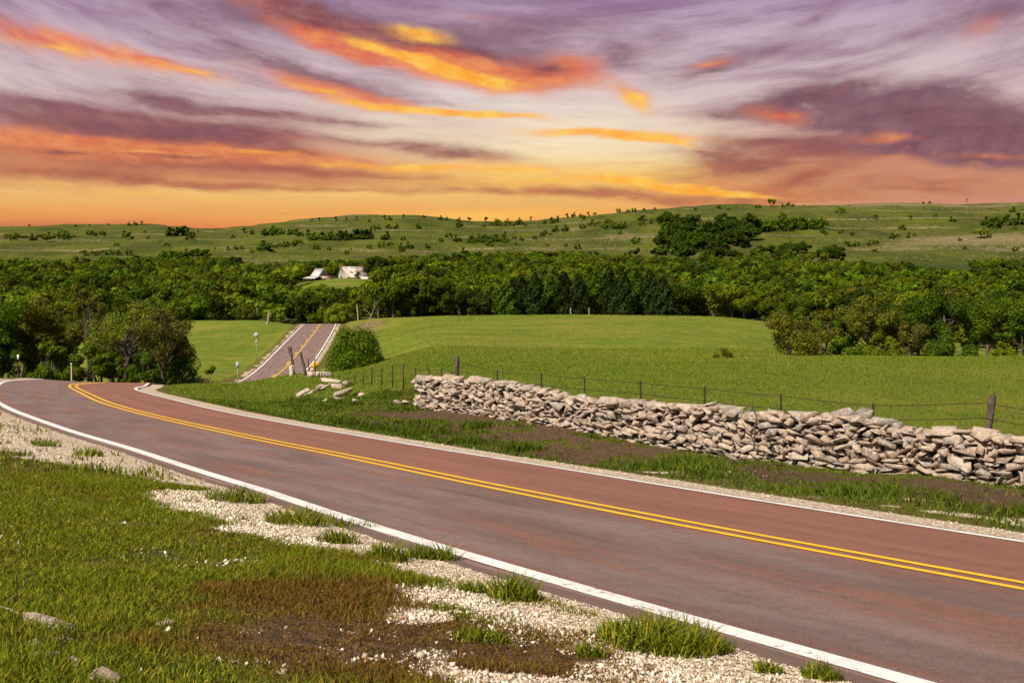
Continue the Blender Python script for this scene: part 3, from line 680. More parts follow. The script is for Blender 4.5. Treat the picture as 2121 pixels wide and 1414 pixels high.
def build_road():
    V, q, uv = strip([-3.88,-3.81,-3.4,-2.6,-1.8,-.9,0,.9,1.8,2.6,3.4,3.78,3.86], .02)
    V = V.reshape(len(ROAD),-1,3); V[:,0,2] -= .10; V[:,-1,2] -= .10
    e = (np.interp(np.arange(len(ROAD)), np.arange(0,len(ROAD),3), np.random.RandomState(3).normal(size=len(np.arange(0,len(ROAD),3))))*.035)
    for k in (0,1): V[:,k,:2] -= ROAD_N*e[:,None]
    tag(mk('road', V.reshape(-1,3), q, M['asphalt'], smooth=True, uv=uv), 'reddish brown two lane asphalt road curving over the hill', 'road', kind='structure')
    for nm, a, b_, mt, lab in (('edge_line',-3.645,-3.45,'white_paint','broad white line along the camera side edge of the road'),('edge_line',3.46,3.66,'white_paint','white line along the pasture side edge of the road'),
                         ('centre_line',.11,.25,'yellow_paint','yellow centre line on the pasture side of the pair'),('centre_line',-.25,-.11,'yellow_paint','yellow centre line on the camera side of the pair')):
        V, q, uv = strip([a, (a+b_)/2, b_], .026)
        if nm == 'centre_line' and a < 0:   # broken on the far rise
            i = np.arange(len(q))//2; q = q[~((ROAD[np.minimum(i,len(ROAD)-1),1] > 160) & ((i//6)%4 != 0))]
        tag(mk(nm, V, q, M[mt], smooth=True, uv=uv), lab, 'road marking', kind='structure')
build_road()

# =====================================================================================
# stones: irregular angular blocks
# =====================================================================================
def hull_block(rng, n=13, flat=1.0):
    P = rng.normal(size=(n,3)); P = np.sign(P)*np.abs(P/np.abs(P).max(1)[:,None])**.55
    P *= rng.uniform(.72,1.0,(n,1)); P *= np.array([1, rng.uniform(.7,1), rng.uniform(.6,1)*flat])
    bm = bmesh.new()
    for p in P: bm.verts.new(p)
    r = bmesh.ops.convex_hull(bm, input=bm.verts)
    bmesh.ops.delete(bm, geom=[g for g in r['geom_interior'] if isinstance(g, bmesh.types.BMVert)], context='VERTS')
    bmesh.ops.bevel(bm, geom=list(bm.edges), offset=.03, segments=1, affect='EDGES', clamp_overlap=True)
    bmesh.ops.triangulate(bm, faces=bm.faces)
    bm.verts.index_update()
    V = np.array([v.co[:] for v in bm.verts]); T = np.array([[v.index for v in f.verts] for f in bm.faces]); bm.free()
    return V/np.abs(V).max(0), T
_rg = np.random.default_rng(11)
BLOCKS = [hull_block(_rg, int(_rg.integers(8,14))) for _ in range(36)]
def low_block(rng):
    bm = bmesh.new()
    for p in rng.normal(size=(9,3)): bm.verts.new(p/np.linalg.norm(p)*rng.uniform(.75,1.1))
    r = bmesh.ops.convex_hull(bm, input=bm.verts)
    bmesh.ops.delete(bm, geom=[g for g in r['geom_interior'] if isinstance(g, bmesh.types.BMVert)], context='VERTS')
    bm.verts.index_update(); V = np.array([v.co[:] for v in bm.verts]); T = np.array([[v.index for v in f.verts] for f in bm.faces]); bm.free(); return V, T
PEBBLES = [low_block(_rg) for _ in range(12)]
def scatter_blocks(P, S, Rm, protos, rng):
    """many stones as one vertex/face pair"""
    Vs = []; Ts = []; n = 0; k = rng.integers(0, len(protos), len(P))
    for j, (v, tr) in enumerate(protos):
        i = np.where(k == j)[0]
        if not len(i): continue
        W = np.einsum('nij,nkj->nki', Rm[i], v[None]*S[i][:,None,:])+P[i][:,None,:]
        Vs.append(W.reshape(-1,3)); Ts.append((tr[None]+(np.arange(len(i))*len(v))[:,None,None]).reshape(-1,3)+n); n += len(i)*len(v)
    return np.vstack(Vs), np.vstack(Ts)

# ---- dry stone wall ---------------------------------------------------------------------------
WA = np.array([14.6, 21.1]); WB = np.array([-3.75, 48.2])
def build_wall():
    rng = np.random.default_rng(5)
    L = np.linalg.norm(WB-WA); u = (WB-WA)/L; nf = np.array([-u[1], u[0]]);  nf = -nf if nf@np.array([-1,-1.]) < 0 else nf
    tops = np.array([(865,788),(890,784),(930,786),(965,790),(1000,790),(1050,797),(1090,806),(1130,815),(1175,827),(1200,830),(1260,832),(1300,838),(1350,842),(1400,845),(1440,843),(1500,850),(1560,862),(1600,858),(1660,868),(1700,866),(1760,862),(1800,876),(1840,884),(1875,894),(1905,905),(1930,896),(1990,897),(2050,906),(2121,912),(2300,937),(2600,972)], float)
    def top_z(s):
        P = WA+u*s; px = CX+F_PX*P[0]/P[1]; return (YH-np.interp(px, tops[:,0], tops[:,1]))/F_PX*P[1]
    t = thing('stone_wall', 'long dry stone wall of stacked pale limestone beside the road', 'stone wall', (WA[0],WA[1],gz(*WA)))
    o0 = np.array(t.location)
    Pn, Sz, Rt, cap = [], [], [], []
    base_ang = math.atan2(u[1], u[0])
    ss_ = np.arange(0, L, .02); zb_ = terrain(WA[0]+u[0]*ss_, WA[1]+u[1]*ss_)-.10; zt_ = np.array([top_z(x) for x in ss_])
    for row, off, sc in (('front', .0, 1.0), ('mid', -.24, 1.25), ('back', -.46, 1.3)):
        s = 0.0
        cols = np.arange(0, L, .30 if row == 'front' else .42)
        z_off = rng.uniform(0, .1, len(cols)+2)
        # courses follow the slope; each course is laid stone by stone
        hcur = zb_.copy(); layer = 0
        while True:
            s = rng.uniform(0,.2); any_ = False; nxt = hcur.copy()
            th = rng.uniform(.075,.15)*sc
            while s < L:
                ln = min(rng.gamma(2.8, .115), .85)*sc; i0 = int(s/.02); i1 = min(len(ss_)-1, int((s+ln)/.02)); ic = (i0+i1)//2
                zc = hcur[i0:i1+1].mean(); room = zt_[ic]-zc
                if room > .05:
                    hh = min(th*rng.uniform(.5,1.6)*(1.25 if ln > .4 else 1), room+.03)
                    off2 = off+rng.normal()*.05-.05*(zc-zb_[ic])*(1 if row == 'front' else 0)
                    p = WA+u*(s+ln/2)+nf*off2
                    Pn.append((p[0], p[1], zc+hh/2)); Sz.append((ln*.51, rng.uniform(.12,.2)*sc, hh*.53))
                    Rt.append((rng.normal()*.22, rng.normal()*.13+(rng.uniform(-.7,.7) if rng.random() < .2 else 0), rng.normal()*.25+(math.pi if rng.random() < .5 else 0)))
                    nxt[i0:i1+1] = zc+hh*rng.uniform(.85,1.0); any_ = True
                s += ln*rng.uniform(.92,1.04)
            # settle
            hcur = np.convolve(np.pad(nxt,(8,8),'edge'), np.ones(17)/17, 'valid'); layer += 1
            if not any_ or layer > 34: break
    Pn = np.array(Pn); Sz = np.array(Sz); Rt = np.array(Rt)
    def euler(rt):
        out = np.zeros((len(rt),3,3))
        for i, (a, b_, c) in enumerate(rt):
            ca,sa,cb,sb = math.cos(a),math.sin(a),math.cos(b_),math.sin(b_)
            out[i] = rotz(base_ang+c)@np.array([[cb,0,sb],[0,1,0],[-sb,0,cb]])@np.array([[1,0,0],[0,ca,-sa],[0,sa,ca]])
        return out
    V, T = scatter_blocks(Pn-o0, Sz, euler(Rt), BLOCKS, rng)
    mk('stonework', V, T, M['stone'], t)
    # added inner box, coloured near black for the shade in the gaps between stones
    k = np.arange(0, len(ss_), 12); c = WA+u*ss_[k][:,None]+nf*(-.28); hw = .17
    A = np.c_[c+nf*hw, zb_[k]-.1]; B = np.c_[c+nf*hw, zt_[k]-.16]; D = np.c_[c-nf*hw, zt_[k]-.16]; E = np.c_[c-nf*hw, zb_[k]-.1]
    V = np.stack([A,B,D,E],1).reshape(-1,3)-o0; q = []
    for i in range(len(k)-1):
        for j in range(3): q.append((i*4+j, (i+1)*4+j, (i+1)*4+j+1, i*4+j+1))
    mk('gap_shade_core', V, np.array(q), M['core'], t)
    # big capstones along the top
    s = .1; n = 0
    while s < L-.15:
        ln = rng.uniform(.26,.75); i = min(len(ss_)-1, int((s+ln/2)/.02)); p = WA+u*(s+ln/2)+nf*(-.18+rng.normal()*.07)
        v, tr = BLOCKS[rng.integers(len(BLOCKS))]
        hh = rng.uniform(.07,.16)*(1.35 if rng.random() < .2 else 1)
        rt = euler(np.array([[rng.normal()*.12, rng.normal()*.11, rng.normal()*.25]]))[0]
        W = (v*np.array([ln*.54, rng.uniform(.2,.32), hh]))@rt.T+np.array([p[0],p[1],zt_[i]+hh*.25])-o0
        mk('capstone', W, tr, M['stone'], t); n += 1
        s += ln*rng.uniform(.85,1.15)
    # the tall pale stone standing on the top
    Yb = 29.6; xb = at(1744, Yb); p = np.array([xb, 0]); 
    s0 = np.argmin([abs((CX+F_PX*(WA+u*q_)[0]/(WA+u*q_)[1])-1744) for q_ in ss_]); pp = WA+u*ss_[s0]+nf*(-.12)
    v, tr = BLOCKS[4]; W = (v*np.array([.33,.14,.25]))@(rotz(base_ang)@np.array([[.8,0,.6],[0,1,0],[-.6,0,.8]])).T+np.array([pp[0],pp[1],zt_[s0]+.04])-o0
    tag(mk('capstone', W, tr, M['stone'], t), 'tall pale slab tilted on edge above the rest of the wall top')
    return t
M['core'] = mat_simple('gap_shade_core', [C(.02,.014,.012), C(.05,.035,.028)], 9, .95)  # near-black colour carries the shade between the wall stones
build_wall()
def stone_at(name, px, py, Y, size, tilt, rz, block, label, cat='stone', group=None, sink=.3, mat='stone'):
    """a single stone lying on the ground, base at a photo pixel's sight line and distance Y"""
    x = at(px, Y); z = gz(x, Y)
    v, tr = BLOCKS[block % len(BLOCKS)]
    a, b_ = tilt; ca,sa,cb,sb = math.cos(a),math.sin(a),math.cos(b_),math.sin(b_)
    rm = rotz(rz)@np.array([[cb,0,sb],[0,1,0],[-sb,0,cb]])@np.array([[1,0,0],[0,ca,-sa],[0,sa,ca]])
    W = (v*np.array(size)/2)@rm.T; W[:,2] -= W[:,2].min()
    o = mk(name, W, tr, M[mat]); o.location = (x, Y, z-size[2]*sink+(0 if py is None else (YH-py)/F_PX*Y-z))
    return tag(o, label, cat, group)

# =====================================================================================
# trees and shrubs
# =====================================================================================
def leaf_quads(P, size, rng, up=.35, aspect=1.7, outward=None):
    """one pointed leaf-clump face per point"""
    n = len(P); N = rng.normal(size=(n,3)); N[:,2] += up*2
    if outward is not None: N += outward*2.2
    N /= np.linalg.norm(N,axis=1)[:,None]
    T = np.cross(N, rng.normal(size=(n,3))); T /= np.linalg.norm(T,axis=1)[:,None]+1e-9; B = np.cross(N,T)
    s = size*rng.uniform(.6,1.35,n)[:,None] if np.isscalar(size) else (size*rng.uniform(.7,1.3,n))[:,None]
    a = s*.5*aspect; b = s*.5
    V = np.stack([P-T*a, P+B*b+N*b*.25, P+T*a, P-B*b+N*b*.25],1).reshape(-1,3)
    return V, np.arange(n*4).reshape(n,4)
def crown_points(rng, n, lobes, fill=.5):
    """points in shells round the lobe centres; returns points and outward directions"""
    k = rng.choice(len(lobes), n, p=(lobes[:,3]**2)/(lobes[:,3]**2).sum())
    D = rng.normal(size=(n,3)); D /= np.linalg.norm(D,axis=1)[:,None]
    r = lobes[k,3]*(fill+(1-fill)*rng.random(n)**.6)*(1+.25*rng.normal(size=n)*(rng.random(n)<.25))
    return lobes[k,:3]+D*r[:,None]*np.array([1,1,.8]), D
def make_tree(seed, h, cr, kind, n_leaf, leaf, crown_base=.06, stems=1, n_lobes=16, sparse=False, fill=None):
    """returns (trunk MB, crown V, crown F); base at the origin, height h, crown radius cr"""
    rng = np.random.default_rng(seed); mb = MB(); lob = []
    zc = h*(crown_base+1)/2; hz = h*(1-crown_base)/2
    for i in range(n_lobes):
        for _ in range(30):
            d = rng.normal(size=3); d /= np.linalg.norm(d); r = rng.uniform(.25,.86)
            if kind == 'round': ok = d[2] > -.75
            else: ok = True
            if ok: break
        c = np.array([d[0]*cr*r, d[1]*cr*r, zc+d[2]*hz*r*.95])
        rad = min(cr, hz)*rng.uniform(.24,.42)*(.8 if sparse else 1)
        lob.append((*c, rad))
    if kind == 'dome':      # full to the ground, uneven outline
        lob = []
        for i in range(n_lobes):
            a = rng.uniform(0,6.28); f = rng.random()**1.1*.88; pr = (1-f)**.45*(.86+.07*math.sin(2*a+seed))*rng.uniform(.35,.80)**.5
            rad = cr*rng.uniform(.24,.40)*(1-.35*f)
            lob.append((math.cos(a)*pr*cr*.82, math.sin(a)*pr*cr*.82, .06*h+f*h*.86, min(rad, .34*h)))
    lob = np.array(lob)
    lob[:,2] *= h/(lob[:,2]+.8*lob[:,3]).max(); lob[:,:2] *= cr/max(.4*cr, np.percentile(np.hypot(lob[:,0],lob[:,1])+lob[:,3]*.9, 90))
    # stems and limbs
    for s_ in range(stems):
        a = rng.uniform(0,6.28); lean = .0 if stems == 1 else rng.uniform(.12,.35)
        r0 = h*(.020 if stems > 1 else .028)
        top = np.array([math.cos(a)*lean*cr*1.4+rng.normal()*.03*h, math.sin(a)*lean*cr*1.4+rng.normal()*.03*h, h*.62])
        pts = [np.array([math.cos(a),math.sin(a),0])*(.02*h if stems > 1 else 0)+np.array([0,0,-.25])]
        for q in (.25,.5,.75,1): pts.append(top*np.array([q**1.3,q**1.3,q])+rng.normal(size=3)*.012*h)
        mb.tube(pts, np.linspace(r0*1.25, r0*.35, 5), 6)
        mine = [l for i, l in enumerate(lob) if i % stems == s_]
        for l in mine:
            f = rng.uniform(.3,.95); st = np.array([np.interp(f,[0,.25,.5,.75,1],[p[j] for p in pts]) for j in range(3)])
            if st[2] > l[2]: st = np.array([np.interp(.3,[0,.25,.5,.75,1],[p[j] for p in pts]) for j in range(3)])
            md = st*.45+np.array(l[:3])*.55+rng.normal(size=3)*.03*h-np.array([0,0,.02*h])
            mb.tube([st, md, np.array(l[:3])], [r0*.45, r0*.28, r0*.10], 5, False)
            for _ in range(4 if sparse else 2):
                e = np.array(l[:3])+rng.normal(size=3)*l[3]*.7+np.array([0,0,l[3]*.3])
                mb.tube([md*.4+np.array(l[:3])*.6, (np.array(l[:3])+e)/2+rng.normal(size=3)*.02*h, e], [r0*.14, r0*.09, r0*.035], 4, False)
    P, D = crown_points(rng, n_leaf, lob, fill or (.25 if sparse else .6))
    P[:,2] = np.maximum(P[:,2], .02*h)
    V, F = leaf_quads(P, leaf, rng, outward=D)
    return mb, V, F
def make_juniper(seed, h, r, n_leaf, leaf):
    rng = np.random.default_rng(seed); mb = MB(); mb.tube([(0,0,-.2),(0,0,h*.5),(0,0,h*.95)], [h*.03,h*.02,h*.006], 5)
    f = rng.random(n_leaf)**.8; a = rng.uniform(0,6.28,n_leaf)
    lump = 1+.28*np.sin(a*3+f*9+seed)+.2*np.sin(a*5-f*17)
    prof = r*np.minimum(1.0, (1-f)**.62*1.1)*np.minimum(1,.55+f*4)*lump
    q = (.35+.65*rng.random(n_leaf)**.5)
    P = np.stack([np.cos(a)*prof*q, np.sin(a)*prof*q, .04*h+f*h*.97+rng.normal(size=n_leaf)*.02*h],1)
    D = np.stack([np.cos(a)*.6, np.sin(a)*.6, np.full(n_leaf,.7)],1)
    V, F = leaf_quads(P, leaf, rng, .5, 2.0, D)
    return mb, V, F
def grow(name, label, cat, loc, build, bark, leaf, group=None, rz=0.0):
    mb, V, F = build
    t = thing(name, label, cat, loc, rz, group)
    mb.build('trunk', M[bark], t); mk('crown', V, F, M[leaf], t)
    return t
def plant(name, label, cat, px, Y, top, kind, hw, leaf, seed, n_leaf=5000, bark='bark', group=None, lsz=.17, dz=0.0, base=None, **kw):
    """near tree: stands at photo column px, distance Y, its top on row top, crown half-width hw pixels"""
    x = at(px, Y); z = gz(x, Y)+dz; h = (YH-top)/F_PX*Y-z; r = hw/F_PX*Y
    if kind == 'juniper': b_ = make_juniper(seed, h, r, int(n_leaf*1.6), lsz*.8)
    else: b_ = make_tree(seed, h, r*1.04, kind, int(n_leaf*(1.55 if kw.get('sparse') else 2.6)), lsz*.74, **kw)
    return grow(name, label, cat, (x,Y,z), b_, bark, leaf, group)
GL = 'trees and bushes on the left behind the bend'
for a in [
 ('leafy_tree','tall dense green tree at the left picture edge beyond the bend','tree',-25,109,588,'round',85,'leaf_green',21,6500,dict(n_lobes=22)),
 ('leafy_tree','dark green bushy tree right behind the thin dark marker post at far left','tree',66,113,628,'round',62,'leaf_olive',22,5500,dict(n_lobes=18,crown_base=.08)),
 ('leafy_tree','loose light green tree in front of the tree with yellow top on the left','tree',118,119,608,'round',62,'leaf_olive',23,4200,dict(n_lobes=18,sparse=True)),
 ('yellow_tree','tree with golden yellow leaves at its top among the green trees on the left','tree',186,130,584,'round',48,'leaf_yellow',24,3400,dict(n_lobes=13,sparse=True,crown_base=.15)),
 ('olive_tree','wide olive thinly leaved tree with one slender bare trunk behind the bend','tree',262,111,622,'round',84,'leaf_olive',25,3000,dict(n_lobes=24,sparse=True,crown_base=.18)),
 ('brown_tree','smaller brownish thinly leaved tree next to the dark bush by the green slope','tree',340,111,636,'round',70,'leaf_brown',26,2600,dict(n_lobes=20,sparse=True,crown_base=.15)),
 ('evergreen_bush','dark pointed evergreen bush at the right end of the trees behind the bend','bush',378,113,694,'juniper',36,'leaf_dark',27,3400,{}),
 ('green_bush','low dense green bush at the left picture edge under the tall tree','bush',2,106,690,'dome',52,'leaf_dark',28,3400,dict(n_lobes=12,crown_base=.02,stems=3)),
 ('green_bush','low green bush between the two marker posts on the left','bush',105,107,706,'dome',50,'leaf_green',29,3400,dict(n_lobes=12,crown_base=.02,stems=3)),
 ('green_bush','low dark green bush just right of the taller pale marker post','bush',183,107,712,'dome',46,'leaf_green',30,3200,dict(n_lobes=12,crown_base=.02,stems=3)),
 ('green_bush','low dark bush at the foot of the wide olive tree','bush',238,109,728,'dome',42,'leaf_green',31,2800,dict(n_lobes=12,crown_base=.02,stems=3)),
 ('green_bush','low dark bush between the wide olive tree and the smaller brownish tree behind the bend','bush',303,109,728,'dome',40,'leaf_dark',32,2600,dict(n_lobes=12,crown_base=.02,stems=3)),
 ('leafy_tree','green tree standing behind the wide olive tree left of the green slope','tree',230,128,642,'round',70,'leaf_green',33,4200,dict(n_lobes=20)),
 ('leafy_tree','dark green tree behind the smaller brownish tree at the green slope','tree',315,124,690,'round',52,'leaf_dark',34,3400,dict(n_lobes=16)),
 ('green_bush','small low shrub on the green slope beside the dark evergreen bush','bush',437,142,757,'dome',22,'leaf_green',35,900,dict(n_lobes=7,crown_base=.0,stems=2,sparse=True)),
]:
    plant(*a[:7], a[7], a[8], a[9], n_leaf=a[10], group=GL, **a[11])
for i, (px, Yq, top, hw) in enumerate([(-70,112,690,60),(40,119,684,46),(90,121,676,46),(140,120,690,46),(205,119,684,46),(270,119,690,46),(335,118,700,40),(365,119,716,30)]):
    plant('undergrowth_bush', 'dark bush in the shade, '+['far left one of','second from the left of','third from the left of','fourth from the left of','fourth from the right of','third from the right of','second from the right of','rightmost of'][i]+' the undergrowth behind the bend', 'bush', px, Yq, top, 'dome', hw, 'leaf_dark', 700+i, n_leaf=1300, group='undergrowth behind the bend', lsz=.2, n_lobes=11, crown_base=.0, stems=2)
GR = 'trees and bushes in the thicket at the edge of the pasture'
for a in [
 ('yellow_bush','yellow green open bush with several dark stems at the left end of the thicket','bush',1634,104,640,'dome',76,'leaf_yellow',41,3600,dict(n_lobes=20,sparse=True,crown_base=.04,stems=4)),
 ('yellow_bush','yellow green bush with golden top just right of the leftmost bush of the thicket','bush',1706,107,640,'dome',56,'leaf_yellow',42,2600,dict(n_lobes=16,sparse=True,crown_base=.04,stems=3)),
 ('olive_tree','tall olive green tree with dark forked limbs rising from the thicket','tree',1800,107,600,'round',82,'leaf_olive',43,5000,dict(n_lobes=22,sparse=True,crown_base=.08,stems=2)),
 ('leafy_tree','mid green tree behind the yellow green bushes of the thicket','tree',1735,112,640,'round',55,'leaf_green',44,3600,dict(n_lobes=16)),
 ('brown_bush','brownish green bush in the middle of the thicket before the dark tree','bush',1890,105,664,'dome',58,'leaf_brown',45,3000,dict(n_lobes=15,sparse=True,crown_base=.06,stems=3)),
 ('leafy_tree','big dark green tree with round top in the right half of the thicket','tree',1955,109,596,'round',98,'leaf_dark',46,7500,dict(n_lobes=26,crown_base=.1)),
 ('leafy_tree','green tree between the big dark tree and the right picture edge','tree',2060,110,612,'round',75,'leaf_green',47,5500,dict(n_lobes=20,crown_base=.08)),
 ('leafy_tree','dark tree with a crooked bare trunk at the right picture edge','tree',2118,107,640,'round',62,'leaf_dark',48,3600,dict(n_lobes=16,sparse=True,crown_base=.1,stems=3)),
 ('leafy_tree','green tree cut by the right picture edge behind the crooked trunk','tree',2175,112,610,'round',75,'leaf_green',49,4500,dict(n_lobes=18)),
 ('green_bush','low fresh green bush in front of the olive tree with forked limbs','bush',1832,102,688,'dome',45,'leaf_lime',50,2600,dict(n_lobes=11,crown_base=.02,stems=3)),
 ('green_bush','dark low bush at the foot of the big dark tree of the thicket','bush',1975,102,690,'dome',55,'leaf_dark',51,3200,dict(n_lobes=12,crown_base=.02,stems=3)),
 ('green_bush','small light green round bush left of the crooked trunk','bush',2078,101,708,'dome',28,'leaf_lime',52,1500,dict(n_lobes=8,crown_base=.02,stems=2)),
 ('green_bush','low dark bush below the right end of the yellow green bushes','bush',1752,103,694,'dome',40,'leaf_green',53,2400,dict(n_lobes=10,crown_base=.02,stems=3)),
]:
    plant(*a[:7], a[7], a[8], a[9], n_leaf=a[10], group=GR, **a[11])
plant('round_bush','dense round green bush standing alone beside the far road','bush',736,116,674,'dome',70,'leaf_green',61,9000,lsz=.15,n_lobes=110,crown_base=.0,stems=5)
plant('round_bush','bright yellow green bush on the crest right of the far road','bush',698,283,628,'dome',36,'leaf_lime',62,2600,lsz=.30,n_lobes=14,crown_base=.0,stems=3)
plant('small_shrub','small olive shrub standing alone on the pasture left of the thicket','shrub',1497,99,720,'dome',22,'leaf_olive',63,1100,lsz=.11,n_lobes=9,crown_base=.0,stems=3,sparse=True)
# bare crooked sapling on the patch of earth at the crest
t = thing('bare_sapling','bare crooked grey sapling on the earth patch beside the far road','sapling',(at(760,250),250,gz(at(760,250),250)))
mb = MB(); mb.tube([(0,0,-.3),(.5,0,1.2),(.9,0,2.1),(1.5,0,3.6),(1.5,.1,5.2)],[.13,.10,.085,.065,.04],6); mb.build('trunk',M['pale_bark'],t)
mb = MB(); mb.tube([(.9,0,2.1),(0,0,3.0),(-.9,.2,3.6)],[.06,.045,.02],5); mb.tube([(1.5,0,3.6),(2.1,.1,4.6),(2.5,.1,5.1)],[.045,.03,.015],5); mb.tube([(.5,0,1.2),(1.2,-.1,1.5),(1.9,-.2,1.5)],[.05,.03,.015],5); mb.build('branch',M['pale_bark'],t)

# ---- trees of the wooded valley: the nearest ones each an object of their own ------------------
WOODTOP = np.array([(-400,540),(0,538),(200,535),(330,530),(500,538),(600,545),(780,540),(800,530),(900,525),(1060,518),(1200,518),(1300,528),(1400,530),(1700,532),(1850,535),(2121,536),(2600,536)], float)
rngW = np.random.default_rng(77)
def wood_protos():
    out = []
    for i, (lf, n, lb, sp) in enumerate([('wood_green',1500,16,False),('wood_green',1500,14,False),('wood_dark',1600,16,False),('wood_olive',1300,15,True),('wood_lime',1400,14,False),('leaf_brown',1200,15,True)]):
        b_ = make_tree(200+i, 9.0, 4.8, 'round', int(n*2.2), .38, n_lobes=lb-3, sparse=sp, crown_base=.03, fill=.68)
        t = grow('woodland_tree','leafy tree in the wooded valley','tree',(0,0,0), b_, 'bark', lf)
        out.append(t)
    return out
def wood_label(px):
    if px < 420: return 'leafy tree in the wooded valley above the bend on the left'
    if px < 640: return 'leafy tree in the wooded valley just left of the barns'
    if px < 800: return 'leafy tree in the wooded valley below or behind the barns'
    if px < 1060: return 'leafy tree in the wooded valley between the barns and the dark evergreens'
    if px < 1420: return 'leafy tree in the wooded valley behind the row of dark evergreens'
    if px < 1700: return 'leafy tree in the wooded valley behind the far pasture edge'
    return 'leafy tree in the wooded valley rising behind the thicket'
def build_wood():
    protos = wood_protos(); wts = np.array([.22,.2,.18,.20,.15,.05]); spots = []
    Y = 268.0
    while Y < 985:
        step = 6.0+Y*.0045
        for x in np.arange(-.56*Y, .56*Y, step):
            xx = x+rngW.normal()*step*.33; yy = Y+rngW.normal()*step*.4; px = CX+F_PX*xx/yy
            edge = 262+6*math.sin(px*.02) if px > 770 else (316+4*math.sin(px*.03))
            if px > 1560: edge = 150 if px > 1760 else 250
            if yy < edge: continue
            spots.append((xx,yy,px))
        Y += step*.95
    for _ in range(46):     # between the thicket and the valley
        Yq = rngW.uniform(135,255); px = rngW.uniform(1760,2350); spots.append((at(px,Yq),Yq,px))
    for _ in range(40):     # hollow on the left
        Yq = rngW.uniform(150,300); px = rngW.uniform(-420,330); spots.append((at(px,Yq),Yq,px))
    S = np.array(spots); S = S[np.argsort(S[:,1])]; z = terrain(S[:,0], S[:,1])
    done = []
    for (x,y,px), zz in zip(S, z):
        h = rngW.uniform(5.2,10.4)*(1.0 if y > 330 else .96)*(.82+.36*float(vnoise(x*.03,y*.03)))
        if 130 < y < 260 and px > 1700: h = rngW.uniform(5,8.0)
        if y < 300 and px < 340: h = rngW.uniform(5.5,8.5)
        xb, yb = x-at(690,560), y-560
        if -19 < xb < 27 and -42 < yb < 16: continue
        top = YH-F_PX*(zz+h)/y
        lim = np.interp(px, WOODTOP[:,0], WOODTOP[:,1])+14*(float(vnoise(px*.012+3, y*.004))-.5)+rngW.normal()*3
        if y > 560 and top < lim: 
            h2 = (YH-lim)/F_PX*y-zz
            if h2 < 4.2: continue
            h = h2
        if y < 560 and 606 < px < 782:
            lm = 590+5*math.sin(px*.13) if px < 765 else 586
            if top < lm:
                h = (YH-lm)/F_PX*y-zz
                if h < 3.2: continue
        if y < 320 and 520 < px < 720 and y < 330: continue
        if 525 < px < 552 and y < 420: continue
        if y > 560 and float(fbm(x*.012+5,y*.006+2,3)) > .545 and not (900 < px < 1420): continue
        if 1035 < px < 1410 and y < 285: continue
        done.append((x,y,zz,h,px))
    n_ind = 276; first = {}
    for i, (x,y,zz,h,px) in enumerate(done[:n_ind]):
        k = int(rngW.choice(6, p=wts))
        loc, rz, s = (x,y,zz-.2), rngW.uniform(0,6.28), (h/9.0*rngW.uniform(.9,1.25), h/9.0*rngW.uniform(.9,1.25), h/9.0)
        if k not in first:
            o = protos[k]; first[k] = o; o.location = loc; o.rotation_euler = (0,0,rz); o.scale = s; o['label'] = wood_label(px); o['group'] = 'trees of the wooded valley'
        else: copy_thing(protos[k], loc, rz, s, wood_label(px), 'trees of the wooded valley')
    for k in range(6):
        if k not in first:
            x,y,zz,h,px = done[n_ind-1-k]; o = protos[k]; o.location = (x+3,y,zz); o['label'] = wood_label(px); o['group'] = 'trees of the wooded valley'
    # the far wood that reads as one mass
    rest = done[n_ind:]
    for lf in ('wood_green','wood_dark','wood_olive','wood_lime'):
        Vs = []; Fs = []; Tn = []; n = 0; pick = [r for r in rest if True]
        sel = [r for i, r in enumerate(pick) if WHICH[i % len(WHICH)] == lf]
        pr = []
        for q in range(4):
            _, V, F = make_tree(300+q, 9.0, 5.4, 'round', 760, .66, n_lobes=12, crown_base=.0, fill=.75)
            pr.append((V, F))
        for (x,y,zz,h,px) in sel:
            V, F = pr[rngW.integers(4)]; a = rngW.uniform(0,6.28); s = h/9.0
            W = (V*np.array([s*rngW.uniform(.9,1.2), s*rngW.uniform(.9,1.2), s]))@rotz(a).T+np.array([x,y,zz-.3])
            Vs.append(W); Fs.append(F+n); n += len(V); Tn.append(np.full(len(V), rngW.uniform(-.6,.8)))
        tag(mk('woodland', np.vstack(Vs), np.vstack(Fs), M[lf], attrs={'tone':np.concatenate(Tn)}), 'far woodland filling the valley below the hills', 'woodland', kind='stuff')
WHICH = ['wood_green','wood_dark','wood_olive','wood_green','wood_lime','wood_dark','wood_olive','wood_green','wood_lime','wood_dark','wood_olive','wood_green','wood_green']
build_wood()
# the row of dark evergreens at the far edge of the pasture
for i, (px, top, hw) in enumerate([(1052,584,26),(1078,572,28),(1108,568,30),(1140,574,28),(1168,566,32),(1200,572,30),(1232,562,34),(1262,556,30),(1290,564,30),(1316,556,34),(1346,562,30),(1374,576,28),(1396,590,24)]):
    Yq = 263+(i*7 % 11); w = ['leftmost of','second from the left in','third from the left in','fourth from the left in','fifth from the left in','sixth from the left in','seventh in','eighth in','ninth in','fourth from the right in','third from the right in','second from the right in','rightmost of'][i]
    plant('evergreen_tree', 'dark evergreen tree, '+w+' the dense row at the pasture edge', 'evergreen', px, Yq, top, 'juniper', hw, 'needle' if i % 3 else 'leaf_dark', 400+i, n_leaf=2600, lsz=.38, group='dark evergreens at the pasture edge')

